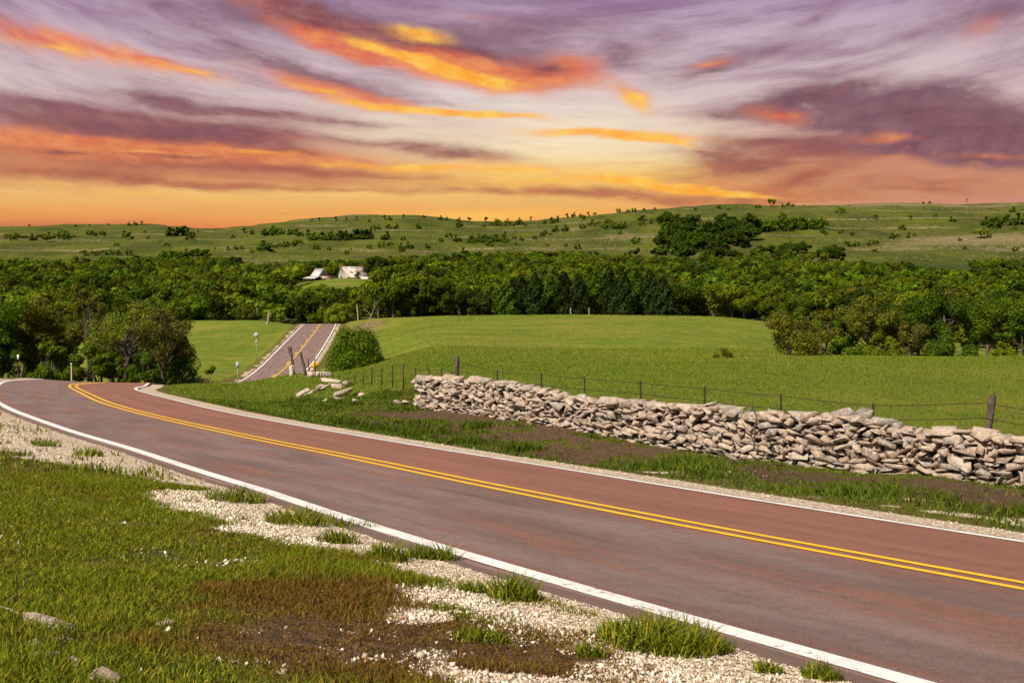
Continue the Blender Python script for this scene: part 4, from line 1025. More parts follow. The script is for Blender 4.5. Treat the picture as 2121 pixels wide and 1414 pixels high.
# ---- shrubs and junipers on the hills -----------------------------------------------------------
M['hill_stone'] = mat_simple('hill_limestone', [C(.20,.155,.10), C(.36,.28,.19), C(.50,.40,.29)], .3, .9, bmp=0)
def build_hill_shrubs():
    jun = grow('hill_juniper','x','juniper',(0,0,0), make_tree(501, 5.0, 2.2, 'dome', 520, .62, n_lobes=9, crown_base=0), 'bark', 'needle')
    jun2 = grow('hill_juniper','x','juniper',(0,0,0), make_tree(502, 5.0, 2.8, 'dome', 560, .64, n_lobes=10, crown_base=0), 'bark', 'leaf_dark')
    grv = grow('grove_tree','x','tree',(0,0,0), make_tree(505, 5.0, 3.3, 'round', 900, .62, n_lobes=12, crown_base=0), 'bark', 'wood_dark')
    shr = grow('hill_shrub','x','shrub',(0,0,0), make_tree(503, 4.0, 3.0, 'round', 420, .75, n_lobes=9, crown_base=0), 'bark', 'leaf_green')
    shr2 = grow('hill_shrub','x','shrub',(0,0,0), make_tree(504, 4.0, 3.0, 'round', 420, .75, n_lobes=9, crown_base=0, sparse=True), 'bark', 'leaf_olive')
    kinds = {'j':jun,'k':jun2,'s':shr,'o':shr2,'g':grv}; nat = {'j':(5.0,4.4),'k':(5.0,5.4),'s':(4.0,6.4),'o':(4.0,6.4),'g':(5.0,6.6)}; used = {}
    rng = np.random.default_rng(9)
    L = [ # column, row of the foot, height px, kind, label, group
     (61,471,6,'j'),(156,469,5,'k'),(185,468,4,'s'),(225,467,4,'s'),(268,467,7,'k'),(280,467,8,'k'),(294,467,7,'j'),(257,487,9,'j'),
     (505,483,10,'j'),(520,484,7,'s'),(410,482,5,'j'),(445,518,5,'j'),(472,519,8,'j'),(488,518,7,'k'),(500,518,7,'s'),(540,517,6,'s'),
     (646,459,5,'j'),(661,458,7,'j'),(695,457,8,'j'),(718,457,7,'j'),(739,457,7,'j'),(765,460,7,'k'),(796,455,9,'j'),(808,456,8,'k'),(836,452,8,'j'),(877,452,6,'s'),(912,456,8,'k'),(925,457,7,'k'),(950,459,8,'k'),(972,461,10,'j'),
     (867,474,10,'k'),(805,475,9,'s'),(820,474,10,'k'),(785,476,10,'k'),(947,502,14,'k'),(832,516,12,'k'),(848,515,13,'k'),(885,515,10,'k'),(912,502,10,'s'),
     (1007,462,12,'j'),(1030,463,9,'s'),(1050,463,9,'k'),(1075,462,10,'k'),(1100,457,8,'j'),(1128,463,8,'k'),(1142,464,12,'j'),(1151,463,10,'s'),(1156,449,6,'k'),(1174,447,8,'j'),(1188,447,9,'k'),(1202,446,6,'k'),(1218,443,8,'j'),(1232,444,6,'s'),
     (1170,479,13,'k'),(1205,475,10,'s'),(1227,464,9,'j'),(1255,475,11,'s'),(1275,475,14,'k'),(1288,474,12,'k'),(1080,500,9,'k'),(1065,498,8,'s'),(1122,490,9,'s'),(1140,489,6,'o'),(1331,458,12,'s'),(1350,459,7,'o'),
     (1280,441,8,'s'),(1300,441,7,'s'),(1312,440,8,'s'),(1333,438,6,'o'),(1356,436,5,'o'),(1440,438,8,'o'),(1490,433,8,'s'),(1507,437,6,'o'),(1525,430,4,'s'),(1568,434,9,'o'),(1622,429,7,'k'),(1634,429,8,'s'),(1643,429,6,'s'),(1664,427,3,'s'),(1925,424,5,'s'),(1912,424,4,'s'),
     (1235,535,14,'j'),(1222,536,10,'k'),(1305,534,14,'j'),(1318,536,20,'j'),(1292,536,12,'k'),(1353,536,20,'j'),
     (1705,484,10,'k'),(1712,487,6,'s'),(1860,493,7,'o'),(1880,494,8,'k'),(1895,490,7,'o'),(1760,512,10,'k'),(1775,511,10,'s'),(1800,509,11,'k'),(1812,507,9,'s'),
     (2040,466,16,'k'),(2062,467,18,'s'),(2085,468,22,'s'),(2105,467,24,'k'),(2125,466,22,'s')]
    band = []
    def run(x0,x1,y0,y1,n,h0,h1,ks):
        for i in range(n):
            f = (i+rng.uniform(.1,.9))/n; band.append((x0+(x1-x0)*f, y0+(y1-y0)*f+rng.uniform(-2,2), rng.uniform(h0,h1), ks[rng.integers(len(ks))]))
    run(5,155,497,494,16,7,13,'kso'); run(342,395,488,488,8,9,21,'jks'); run(540,640,487,488,11,8,14,'jsk'); run(640,772,497,496,22,11,20,'jkk')
    run(165,250,530,528,9,7,11,'so'); run(330,430,537,530,16,10,16,'sk'); run(560,625,513,508,9,7,12,'sk'); run(970,1052,503,502,13,9,15,'kks'); run(1525,1700,478,474,30,13,24,'kss')
    run(180,220,489,488,5,6,9,'sk'); run(1010,1095,470,468,10,6,10,'kso'); run(1215,1300,469,474,9,7,11,'sok')
    for i in range(95):
        px = rng.uniform(0,2121); lo = np.interp(px,[0,400,640,850,1000,1300,1600,2121],[480,484,470,458,468,446,440,440])
        band.append((px, rng.uniform(lo, 532), rng.gamma(6,1.25)+2, 'ksos'[rng.integers(4)]))
    grove = []
    for i in range(70): grove.append((rng.uniform(1370,1560), rng.uniform(474,542), rng.uniform(20,34), 'gggk'[rng.integers(4)]))
    for i in range(22): grove.append((rng.uniform(1560,1735), rng.uniform(520,545), rng.uniform(14,24), 'gggo'[rng.integers(4)]))
    pix = [(p, 'sky' if i < 400 else '') for i, p in enumerate(L)]
    def put(px, py, hp, k, label, group):
        x, y, z = ground_at(px, py, 880)
        hm = hp/F_PX*y; proto = kinds[k]; s = hm/nat[k][0]*1.1; sx = s*rng.uniform(.85,1.25)
        rz = rng.uniform(0,6.28)
        if k not in used:
            used[k] = 1; o = proto; o.location = (x,y,z-.1); o.rotation_euler = (0,0,rz); o.scale = (sx,sx,s); o['label'] = label; o['group'] = group
        else: copy_thing(proto, (x,y,z-.1), rz, (sx,sx,s), label, group)
    word = {'j':'small pointed dark juniper','k':'rounded dark juniper','s':'rounded green shrub','o':'thin olive shrub'}
    def where(px, py):
        col = ('far left end' if px < 240 else 'left part' if px < 640 else 'above the barns' if px < 830 else 'middle part' if px < 1230 else 'above the dark evergreens' if px < 1420 else 'above the hillside grove' if px < 1720 else 'right end')
        row = 'on the skyline' if py < np.interp(px,[0,400,640,850,1000,1300,2121],[474,476,463,458,465,446,430]) else 'on the slope'
        return row+', '+col+' of hills'
    for px, py, hp, k in L+band: put(px, py, hp, k, word[k]+' '+where(px, py), 'shrubs scattered on the hills')
    for px, py, hp, k in grove: put(px, py, hp, k, {'j':'dark','k':'dark rounded tree','g':'leafy dark green tree','s':'green rounded tree','o':'olive thin tree'}[k]+' in the grove on the hillside behind the dark evergreens', 'trees of the hillside grove')
    x, y, z = ground_at(1597, 429, 880); h = 17/F_PX*y
    grow('round_tree','single round dark tree standing out on the right skyline','tree',(x,y,z), make_tree(520,h,h*.62,'round',900,.8,n_lobes=12,crown_base=.03),'bark','leaf_green')
    x, y, z = ground_at(2003, 424, 880); h = 13/F_PX*y
    grow('sparse_tree','thin see-through tree on the skyline at far right','tree',(x,y,z), make_tree(521,h,h*.4,'round',60,.8,n_lobes=6,crown_base=.25,sparse=True),'bark','leaf_olive')
    # loose limestone on the benches
    P = []; S = []
    zones = [(90,225,489,499,110),(30,110,512,520,40),(210,290,497,503,30),(450,640,530,545,170),(600,760,476,492,50),(1615,2121,428,437,420),(1700,2121,437,446,60),(1810,2121,480,540,420),(1240,1380,478,506,160),(1060,1360,495,530,140),(1330,1530,432,442,90),(700,1000,470,530,110),(0,400,500,540,70),(1980,2121,425,442,120)]
    for x0,x1,y0,y1,n in zones:
        for _ in range(n):
            px = rng.uniform(x0,x1); py = rng.uniform(y0,y1)
            if 1615 == x0: py = np.interp(px,[1615,2121],[430,424])+abs(rng.normal())*4+1
            P.append(ground_at(px, py, 880))
    P = np.array(P); S = rng.uniform(.25,.62,(len(P),1))*rng.uniform(.7,1.5,(len(P),3))*np.array([1.25,1,.6])
    V, T = scatter_blocks(P, S, rand_rot(rng, len(P), .2), PEBBLES, rng)
    tag(mk('hillside_rocks', V, T, M['hill_stone']), 'pale limestone rubble strewn along the benches of the hills', 'rocks', kind='stuff')
build_hill_shrubs()

# =====================================================================================
# barns
# =====================================================================================
def mat_tin(name, rust):
    m, t, b = new_mat(name, .45, .4); p = objco(t)
    n = t.noise(p, .55, 5, .65); f = t.noise(t.mapping(p, scale=(6,6,.4)), 1.0, 3, .6)
    col = t.mix(t.ss(f, .35, .65), C(.40,.385,.375), C(.60,.57,.55))
    col = t.mix(t.ss(n, rust, rust+.07), col, t.mix(t.ss(t.noise(p, 2.2, 4, .6), .35, .65), C(.20,.07,.03), C(.40,.17,.07)))
    w = t.node('ShaderNodeTexWave'); w.inputs['Scale'].default_value = 2.6; t.link(p, w.inputs['Vector'])
    t.link(col, b.inputs['Base Color']); bump(t, b, w.outputs['Fac'], .3, .03); return m
M['tin'] = mat_tin('tin_roof', .66); M['tin_rusty'] = mat_tin('rusty_tin_roof', .475); M['tin_red'] = mat_tin('red_rust_roof', .42)
M['boards_white'] = mat_simple('weathered_white_boards', [C(.20,.18,.16), C(.33,.30,.275), C(.43,.40,.37)], 1.2, .85, (4,4,.5), .3)
M['boards_grey'] = mat_simple('grey_boards', [C(.13,.11,.10), C(.25,.22,.20), C(.33,.29,.27)], 1.2, .9, (4,4,.5), .3)
M['dark_inside'] = mat_simple('shaded_boards', [C(.02,.014,.011), C(.05,.036,.028)], 2, .95)  # shade of the open barn interiors put into the board colour
def prism(mb, prof, x0, x1):
    """closed slab: profile of (y,z) points swept along x"""
    n = len(prof); V = [(x0,y,z) for y,z in prof]+[(x1,y,z) for y,z in prof]
    mb.add(V, Q=[(i,(i+1)%n,n+(i+1)%n,n+i) for i in range(n)])
    c = np.mean(prof, axis=0); a = mb.n
    mb.add([(x0,*c)]+[(x0,y,z) for y,z in prof], T=[(0,1+(i+1)%n,1+i) for i in range(n)])
    mb.add([(x1,*c)]+[(x1,y,z) for y,z in prof], T=[(0,1+i,1+(i+1)%n) for i in range(n)])
def sheet(mb, p, thick, x0, x1):
    """roof sheet following a (y,z) polyline"""
    prof = list(p)+[(y,z+thick) for y,z in reversed(p)]
    n = len(p); V = []
    for x in (x0,x1): V += [(x,y,z) for y,z in p]+[(x,y,z+thick) for y,z in p]
    m = 2*n; Q = []
    for i in range(n-1):
        Q += [(i,i+1,m+i+1,m+i),(n+i,m+n+i,m+n+i+1,n+i+1),(i,n+i,n+i+1,i+1),(m+i,m+i+1,m+n+i+1,m+n+i)]
    Q += [(0,m,m+n,n),(n-1,2*n-1,m+2*n-1,m+n-1)]
    mb.add(V, Q=Q)
def build_barns():
    Yb = 560.0; k = Yb/F_PX/11.16      # metres per enlarged pixel
    gx = lambda zx: at(600+zx/11.16, Yb)
    # white barn: gable looks to the left front, ridge runs away to the right
    rz = R(30); x0 = gx(1225); zb = min(gz(x0, Yb), gz(x0+6, Yb+4))-.3
    zb = (YH-579.2)/F_PX*Yb
    b = thing('white_barn', 'weathered white barn with a rust streaked tin roof', 'barn', (x0, Yb, zb), rz)
    W, L = 10.2, 11.2
    prof = [(-W/2,-1.2),(-W/2,1.25),(-W*.30,3.3),(0,5.9),(W*.30,4.1),(W/2,2.3),(W/2,-1.2)]
    mb = MB(); prism(mb, prof, 0, L); mb.build('wall', M['boards_white'], b)
    mb = MB(); sheet(mb, [(-W/2-.55,.95),(-W*.30,3.42),(0,6.05)], .10, -.35, L+.3); mb.build('roof', M['tin_rusty'], b)
    mb = MB(); sheet(mb, [(0,6.05),(W*.30,4.22),(W/2+.5,1.95)], .10, -.35, L+.3); mb.build('roof', M['tin'], b)
    mb = MB(); V = [(-2.0,0,6.08),(-.35,-1.5,4.62),(-.35,1.5,4.98),(-2.0,0,6.18),(-.35,-1.5,4.75),(-.35,1.5,5.1)]
    mb.add(V, T=[(0,2,1),(3,4,5)], Q=[(0,1,4,3),(0,3,5,2),(1,2,5,4)]); mb.build('hay_hood', M['tin'], b)
    mb = MB(); sheet(mb, [(-W/2-2.9,.35),(-W/2-.4,1.35)], .08, L*.55, L+3.6); mb.build('lean_to_roof', M['tin'], b)
    mb = MB(); mb.box((L*.55+3.0,-W/2-1.5,-.3),(5.6,2.4,1.7)); mb.build('lean_to_wall', M['boards_grey'], b)
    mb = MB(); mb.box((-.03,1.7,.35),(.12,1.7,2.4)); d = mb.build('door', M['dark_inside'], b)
    mb = MB(); mb.box((-.06,.1,3.9),(.10,1.3,1.4)); mb.build('loft_door', M['boards_grey'], b)
    # grey barn: gable looks to the right front, a low open shed wraps its left side
    x1 = gx(760); zb = (YH-581.6)/F_PX*Yb
    b = thing('grey_barn', 'smaller grey barn with steep tin roof and low open sheds round it', 'barn', (x1, Yb+2, zb), R(180-38))
    W, L = 6.0, 5.0
    prof = [(-W/2,-1),(-W/2,2.4),(0,5.5),(W/2,2.4),(W/2,-1)]
    mb = MB(); prism(mb, prof, 0, L); mb.build('wall', M['boards_grey'], b)
    mb = MB(); sheet(mb, [(-W/2-.5,2.0),(0,5.65)], .10, -.45, L+.3); mb.build('roof', M['tin'], b)
    mb = MB(); sheet(mb, [(0,5.65),(W/2+.3,2.1)], .10, -.45, L+.3); mb.build('roof', M['tin'], b)
    # local +y is the left front side
    mb = MB(); sheet(mb, [(W/2+.25,2.15),(W/2+4.6,1.15)], .08, -2.2, L+.8); mb.build('lean_to_roof', M['tin'], b)
    mb = MB(); sheet(mb, [(-W/2-2.2,1.05),(-W/2+.2,1.95)], .08, -2.4, L-.5); mb.build('lean_to_roof', M['tin_red'], b)
    mb = MB(); V = [(-3.0,-W/2-2.2,1.0),(-3.0,W/2+.3,1.0),(0.0,W/2+.3,2.35),(0.0,-W/2-.2,2.35)]; V = V+[(x,y,z+.09) for x,y,z in V]
    mb.add(V, Q=[(0,3,2,1),(4,5,6,7),(0,1,5,4),(1,2,6,5),(2,3,7,6),(3,0,4,7)]); mb.build('lean_to_roof', M['tin_red'], b)
    mb = MB(); mb.box((-2.5,-1.8,-.1),(.12,5.4,2.1)); mb.build('lean_to_wall', M['boards_white'], b)
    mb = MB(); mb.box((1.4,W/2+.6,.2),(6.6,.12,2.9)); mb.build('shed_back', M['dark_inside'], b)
    for x in (-2.0,.2,2.6,5.2):
        mb = MB(); mb.box((x,W/2+4.35,.1),(.18,.18,2.2)); mb.build('shed_post', M['old_wood'], b)
build_barns()
x, y, z = at(741,546), 546, gz(at(741,546),546)
grow('green_bush','small dark bush in front of the rusty roof of the white barn','bush',(x,y,z), make_tree(540,3.4,1.2,'round',260,.5,n_lobes=7,crown_base=0),'bark','leaf_dark')

# =====================================================================================
# fence, posts, signs
# =====================================================================================
def build_fence():
    P0 = np.array([12.4,27.2]); D = np.array([-.59,.81])
    posts = []   # (x, y, top z, kind)
    for px, top, kd in [(2040,818,'w'),(1808,835,'t'),(1617,815,'t'),(1459,800,'t'),(1326,788,'t'),(1211,780,'t'),(1121,772,'t'),(1030,766,'t'),(945,738,'w')]:
        u = (px-CX)/F_PX; s = (P0[0]-u*P0[1])/(u*D[1]-D[0]); p = P0+D*s; posts.append((p[0],p[1],(YH-top)/F_PX*p[1],kd))
    for i, (px, top) in enumerate([(914.5,763),(888,762),(861,761),(836,752),(813,755),(791,763),(770,760),(752,770),(735,775),(720,781),(703.5,776),(690,777),(679,772),(666.6,771)]):
        y = 50.0+2.72*i; posts.append((at(px,y),y,(YH-top)/F_PX*y,'t'))
    s = -2.2; p = P0+D*s; posts.insert(0,(p[0],p[1],-3.55,'t'))
    f = thing('barbed_wire_fence','barbed wire fence of thin rusty posts running behind the stone wall','fence',(posts[5][0],posts[5][1],gz(posts[5][0],posts[5][1])))
    o = np.array(f.location)
    rng = np.random.default_rng(31)
    for x,y,zt,kd in posts:
        zg = gz(x,y)
        zg = min(zg, zt-.5)
        mb = MB()
        if kd == 't':
            lx, ly = rng.normal()*.015, rng.normal()*.01
            # T-section steel post with studs
            h = zt-zg+.25
            for dx, dy, sx, sy in ((0,0,.058,.014),(0,.022,.014,.04)):
                mb.box((dx+lx*.5,dy,h/2-.25),(sx,sy,h))
            for q in np.arange(.25,h-.3,.12): mb.box((lx*.5,-.012,q),(.012,.014,.02))
            ob = mb.build('post', M['rust'], f)
        else:
            h = zt-zg; lean = .16 if x > 5 else .03
            pts = [(0,0,-.2),(rng.normal()*.02,0,h*.3),(lean*.6,rng.normal()*.02,h*.65),(lean,0,h*.9),(lean*1.2,0,h)]
            r0 = .10 if x > 5 else .11
            mb.tube(pts,[r0,r0*.95,r0*.8,r0*.9,r0*.75],7); mb.tube([(lean,0,h*.85),(lean+.05,-.02,h*1.03)],[r0*.5,r0*.2],5)
            ob = mb.build('wooden_post', M['old_wood'], f)
            ob['label'] = 'weathered split wooden post' if x > 5 else 'straight weathered wooden post'
        ob.location = (x-o[0], y-o[1], zg-o[2])
    for dz in (.06,.42,.78):
        mb = MB(); pts = []
        for (a, b_) in zip(posts[:-1], posts[1:]):
            for q in np.linspace(0,1,5)[:-1]:
                za = a[2]-(.12 if a[3]=='w' else 0); zb = b_[2]-(.12 if b_[3]=='w' else 0)
                pts.append((a[0]+(b_[0]-a[0])*q, a[1]+(b_[1]-a[1])*q-.03, za+(zb-za)*q-dz-.018*4*q*(1-q)))
        mb.tube(np.array(pts)-o, .008, 4, False)
        pp = np.array(pts)
        for a, b_ in zip(pp[:40], pp[1:41]):       # barbs
            for q in np.arange(.1,1,.22):
                c = a+(b_-a)*q-o; mb.tube([c+[-.015,0,.022],c+[.015,0,-.022]], .004, 3, False)
        mb.build('wire', M['wire'], f)
build_fence()
def pole_thing(name, label, cat, px, Y, top, r, mat, lean=(0,0), base=None, group=None, part='post'):
    x = at(px,Y); z = gz(x,Y) if base is None else (YH-base)/F_PX*Y; h = (YH-top)/F_PX*Y-z
    t = thing(name, label, cat, (x,Y,z), 0, group)
    mb = MB(); mb.tube([(0,0,-.3),(lean[0]*.45+r*.3,0,h*.4),(lean[0]*.8,lean[1]*.5,h*.75),(lean[0],lean[1],h)],[r,r*.96,r*.9,r*.78],8); mb.build(part, M[mat], t)
    return t, h
# corner posts and bits at the end of the fence
t, h = pole_thing('leaning_post','dark topped wooden post with pale lower half at the fence corner','post',609,93,718,.11,'old_wood',(-.28,0))
mb = MB(); mb.tube([(.02,-.03,-.05),(-.10,-.03,h*.36)],[.125,.12],8); s_ = mb.build('pale_sleeve',M['pale_post'],t)
mb = MB(); mb.tube([(-.28,0,h*.72),(-.47,0,h*.98)],[.085,.045],6); mb.build('split_top',M['old_wood'],t)
t, h = pole_thing('leaning_post','brown crooked wooden post leaning left beside the corner post','post',634,91,730,.115,'old_wood',(-.42,0))
t, h = pole_thing('leaning_post','slim dark post leaning left between the crooked post and the yellow sign','post',641,90,742,.04,'rust',(-.10,0))
t, h = pole_thing('leaning_post','slim dark upright post in front of the yellow sign','post',652.5,88,741,.04,'rust',(-.02,0))
t, h = pole_thing('stub_post','short thick pale wooden stub at the fence corner','post',603,92.5,757,.17,'pale_post',(0,0))
# pale stone headwall beside the corner
t = thing('stone_headwall','low pale stone block wall behind the fence corner','headwall',(at(663,88.5),88.5,max(gz(at(663,88.5),88.5)+.02,(YH-781)/F_PX*88.5)))
mb = MB(); rng = np.random.default_rng(2)
for i in range(4): mb.box((-.66+i*.44,rng.normal()*.02,.10+rng.uniform(-.02,.03)-.05*(i-1.5)*.4),(.42,.36,.36+rng.uniform(-.05,.05)),rotz(rng.normal()*.08))
mb.build('block_row',M['stone'],t)
mb = MB(); mb.box((0,0,.27),(1.5,.30,.10)); mb.build('cap',M['pale_post'],t)
# signs
def sign(name, label, px, Y, cy, half, shape, mat, base=None, ph=.03):
    x = at(px,Y); z = gz(x,Y); zc = (YH-cy)/F_PX*Y-z
    t = thing(name, label, 'road sign', (x,Y,z), R(6))
    mb = MB(); mb.box((0,.03,zc/2-.1),(.07,.05,zc+.2)); mb.build('post', M['sign_back'] if shape != 'curve' else M['old_wood'], t)
    mb = MB()
    if shape in ('diamond','curve'):
        h = half; c = .12*h; P = []
        for a in range(4):
            for e in (-1,1):
                an = math.pi/2*a; v = np.array([math.cos(an),math.sin(an)])*h; tn = np.array([-math.sin(an),math.cos(an)])
                P.append(v*(1-.10)+tn*e*c*.85)
        n = len(P); V = [(p[0],-.012,zc+p[1]) for p in P]+[(p[0],.0,zc+p[1]) for p in P]
        V += [(0,-.012,zc),(0,0,zc)]
        mb.add(V, T=[(i,(i+1)%n,2*n) for i in range(n)]+[(n+(i+1)%n,n+i,2*n+1) for i in range(n)], Q=[(i,n+i,n+(i+1)%n,(i+1)%n) for i in range(n)])
    else:
        w, hh = half; mb.box((0,-.006,zc),(w*2,.012,hh*2))
    pn = mb.build('panel', M[mat], t)
    if shape == 'curve':      # winding arrow
        pts = [(.02,-.55),(.02,-.25),(.18,-.05),(.05,.18),(-.06,.36)]; P = np.array(pts)*half; mb = MB()
        T = np.gradient(P,axis=0); T /= np.linalg.norm(T,axis=1)[:,None]; Nn = np.stack([-T[:,1],T[:,0]],1)*.10*half
        V = np.vstack([np.c_[P+Nn],np.c_[P-Nn]]); m = len(P)
        V3 = [(a,-.016,zc+b_) for a,b_ in V]; mb.add(V3, Q=[(i,i+1,m+i+1,m+i) for i in range(m-1)])
        e = P[-1]; d = T[-1]; q = np.array([-d[1],d[0]]); tri = [e+d*.32*half,e+q*.26*half,e-q*.26*half]
        mb.add([(a,-.016,zc+b_) for a,b_ in tri], T=[(0,1,2)]); mb.build('arrow', M['black'], pn)
    return t
sign('curve_sign','yellow diamond curve sign with black arrow behind the fence corner',652,104,756,.36,'curve','sign_yellow')
t = sign('diamond_sign','grey back of a diamond road sign on the green slope left of the far road',531,188,694,.52,'diamond','sign_back')
zc = (YH-708)/F_PX*188-t.location.z; mb = MB(); mb.box((0,-.006,zc),(.36,.012,.36)); mb.build('plate',M['sign_back'],t)
sign('small_sign','small upright grey sign plate beside the left end of the far road',492,163,756,(.20,.44),'rect','sign_back')
for px, Y, top, lab, mt in ((38,101,734,'thin dark marker post with white top at the far left of the bend','rust'),(148,101,752,'taller pale wooden marker post behind the bend','pale_post'),(291,104,778,'short slanted grey stick post at the outer edge of the bend','old_wood'),(517,108,790,'tiny white post end above the grass near the far road','pale_post')):
    t, h = pole_thing('marker_post',lab,'marker post',px,Y,top,.055 if px == 148 else .045,mt,(.04 if px == 291 else 0,0),group='marker posts along the bend')
    if px in (38,148):
        mb = MB(); mb.box((0,-.055,h-(.22 if px == 38 else .06)),(.16 if px == 38 else .11,.02,.42 if px == 38 else .12)); mb.build('reflector',M['white_paint'],t)
# wooden posts farther off
for px, Y, top, r, lean, lab in ((553,272,644,.26,(.55,0),'tall pale broken pole leaning right at the top of the green slope'),(742,268,630,.17,(-.3,0),'tall thin brown post rising above the crest right of the yellow green bush'),
        (1182,254,637,.14,(0,0),'left one of two short pale posts before the dark evergreens'),(1220,254,637,.14,(0,0),'right one of two short pale posts before the dark evergreens')):
    pole_thing('wooden_post',lab,'post',px,Y,top,r,'pale_bark',lean)
# dead stick in the wall
x = at(1556,31.7); t = thing('dead_stick','grey forked dead stick leaning out of the stone wall top','stick',(x,31.7,(YH-880)/F_PX*31.7))
mb = MB(); mb.tube([(0,-.35,-.55),(.03,-.3,.0),(.10,-.25,.28),(0,-.2,.44),(-.07,-.2,.56)],[.03,.028,.026,.022,.016],6); mb.tube([(0,-.2,.44),(.0,-.2,.62),(.02,-.2,.74)],[.012,.009,.006],5); mb.build('stem',M['old_wood'],t)

# ---- loose slabs: rubble pile by the bend, ledge at the lower left -------------------------------
GP = 'slabs of the rubble pile near the bend'
for px, py, size, tilt, rz, bl, lab in [
 (712,821,(.82,.45,.34),(.1,-.12),.2,3,'big white slab lying in front of the rubble pile'),
 (664,809,(.52,.40,.36),(.2,.1),.5,7,'rounded tan block in the middle of the rubble pile'),
 (686,801,(1.05,.5,.15),(.05,.06),.0,12,'long flat slab lying across the top of the rubble pile'),
 (722,805,(.52,.4,.28),(.1,-.2),-.3,15,'reddish block at the right end of the rubble pile'),
 (627,822,(.62,.3,.14),(.1,-.55),.3,18,'narrow slab tilted up at the left end of the rubble pile'),
 (646,815,(.36,.3,.28),(.2,.2),1.0,21,'small round block left of the rounded tan block'),
 (677,811,(.58,.3,.12),(.15,-.45),.1,24,'thin slab leaning under the long flat slab'),
 (697,808,(.55,.35,.16),(.3,.3),-.2,27,'broken slab below the right half of the long flat slab'),
 (636,819,(.30,.22,.12),(.2,0),.4,30,'flat chip between the tilted slab and the small round block'),
 (703,828,(.50,.3,.12),(.1,.1),.1,33,'flat pale slab sunk in grass below the big white slab'),
 (673,831,(.22,.2,.16),(0,.1),.2,5,'small pale stone in the grass below the rubble pile'),
 (748,822,(.24,.2,.18),(.2,.1),.7,9,'small pale stone alone right of the big white slab'),
 (737,832,(.20,.2,.16),(.2,.1),.7,13,'small stone in the grass to the lower right of the big white slab'),
 (821,838,(.26,.2,.16),(.1,.3),.3,2,'left one of two small stones lying beside the end of the stone wall'),(843,837,(.34,.25,.16),(.1,.2),.1,6,'right one of two small stones lying beside the end of the stone wall'),
 (1,0,0,0,0,0,'')]:
    if not size: continue
    x, y, z = ground_at(px, py, 46)
    o_ = stone_at('stone_slab', CX+F_PX*x/y, None, y, tuple(q_*1.32 for q_ in size), tilt, rz, bl, lab, 'stone slab', GP, .22)
    o_.location.z += {12:.30, 15:.16, 7:.10, 24:.12, 27:.10}.get(bl, 0)
GLD = 'stones of the ledge at the lower left corner'
for px, py, size, tilt, rz, bl, lab in [
 (104,1303,(.30,.085,.035),(.2,.12),-.12,12,'longest thin pale slab of the ledge at the lower left corner'),
 (128,1326,(.11,.06,.035),(.2,.2),-.1,3,'brown block right under the longest slab of the ledge'),
 (55,1312,(.08,.06,.03),(.3,.1),.3,17,'small pale stone under the left end of the longest slab'),
 (68,1338,(.08,.05,.03),(.2,.3),-.4,20,'pinkish stone in the grass between the ledge slabs'),
 (85,1360,(.22,.10,.04),(.1,.05),-.05,24,'flat pale slab below the longest slab of the ledge'),
 (156,1378,(.07,.05,.03),(.3,.3),-.6,28,'small pointed stone right of the flat pale slab'),
 (215,1410,(.15,.10,.05),(.1,.1),-.2,8,'pale slab cut by the bottom edge of the picture'),
 (340,1296,(.10,.06,.02),(.05,.05),.1,5,'flat tan stone in the brown grass at the lower left'),
 (1,0,0,0,0,0,'')]:
    if not size: continue
    x, y = unplane(px, py); stone_at('ledge_stone', px, None, y, size, tilt, rz, bl, lab, 'stone', GLD, .25)
def twig(label, pts, r, mat):
    P = []
    for px, py, dy, hgt in pts:
        x, y = unplane(px, py); P.append((x, y+dy, gz(x,y)+hgt))
    P = np.array(P); t = thing('twig', label, 'twig', P[0]); mb = MB(); mb.tube(P-P[0], np.linspace(r, r*.5, len(P)), 5); mb.build('stem', M[mat], t)
twig('pale stick lying along the left end of the ledge', [(-20,1262,0,.03),(20,1275,0,.035),(48,1288,0,.03)], .006, 'pale_bark')
twig('dark thin twig standing across the longest ledge slab', [(120,1356,0,.0),(133,1340,0,.04),(152,1330,0,.085)], .0032, 'rust')
twig('second dark twig leaning right beside the brown ledge block', [(122,1362,0,.0),(138,1345,0,.03),(160,1330,0,.06)], .003, 'rust')
twig('dark upright stem standing in the grass at the left edge', [(36,1256,0,.0),(35,1250,0,.07),(34,1250,0,.14)], .0045, 'rust')
twig('dark twig crossing the upright stem at the left edge', [(2,1250,0,.01),(35,1250,0,.07),(62,1246,0,.11)], .003, 'rust')
twig('dark bent stalk beside the hole in the grass above the ledge', [(165,1305,0,.0),(150,1292,0,.05),(132,1284,0,.12)], .003, 'rust')

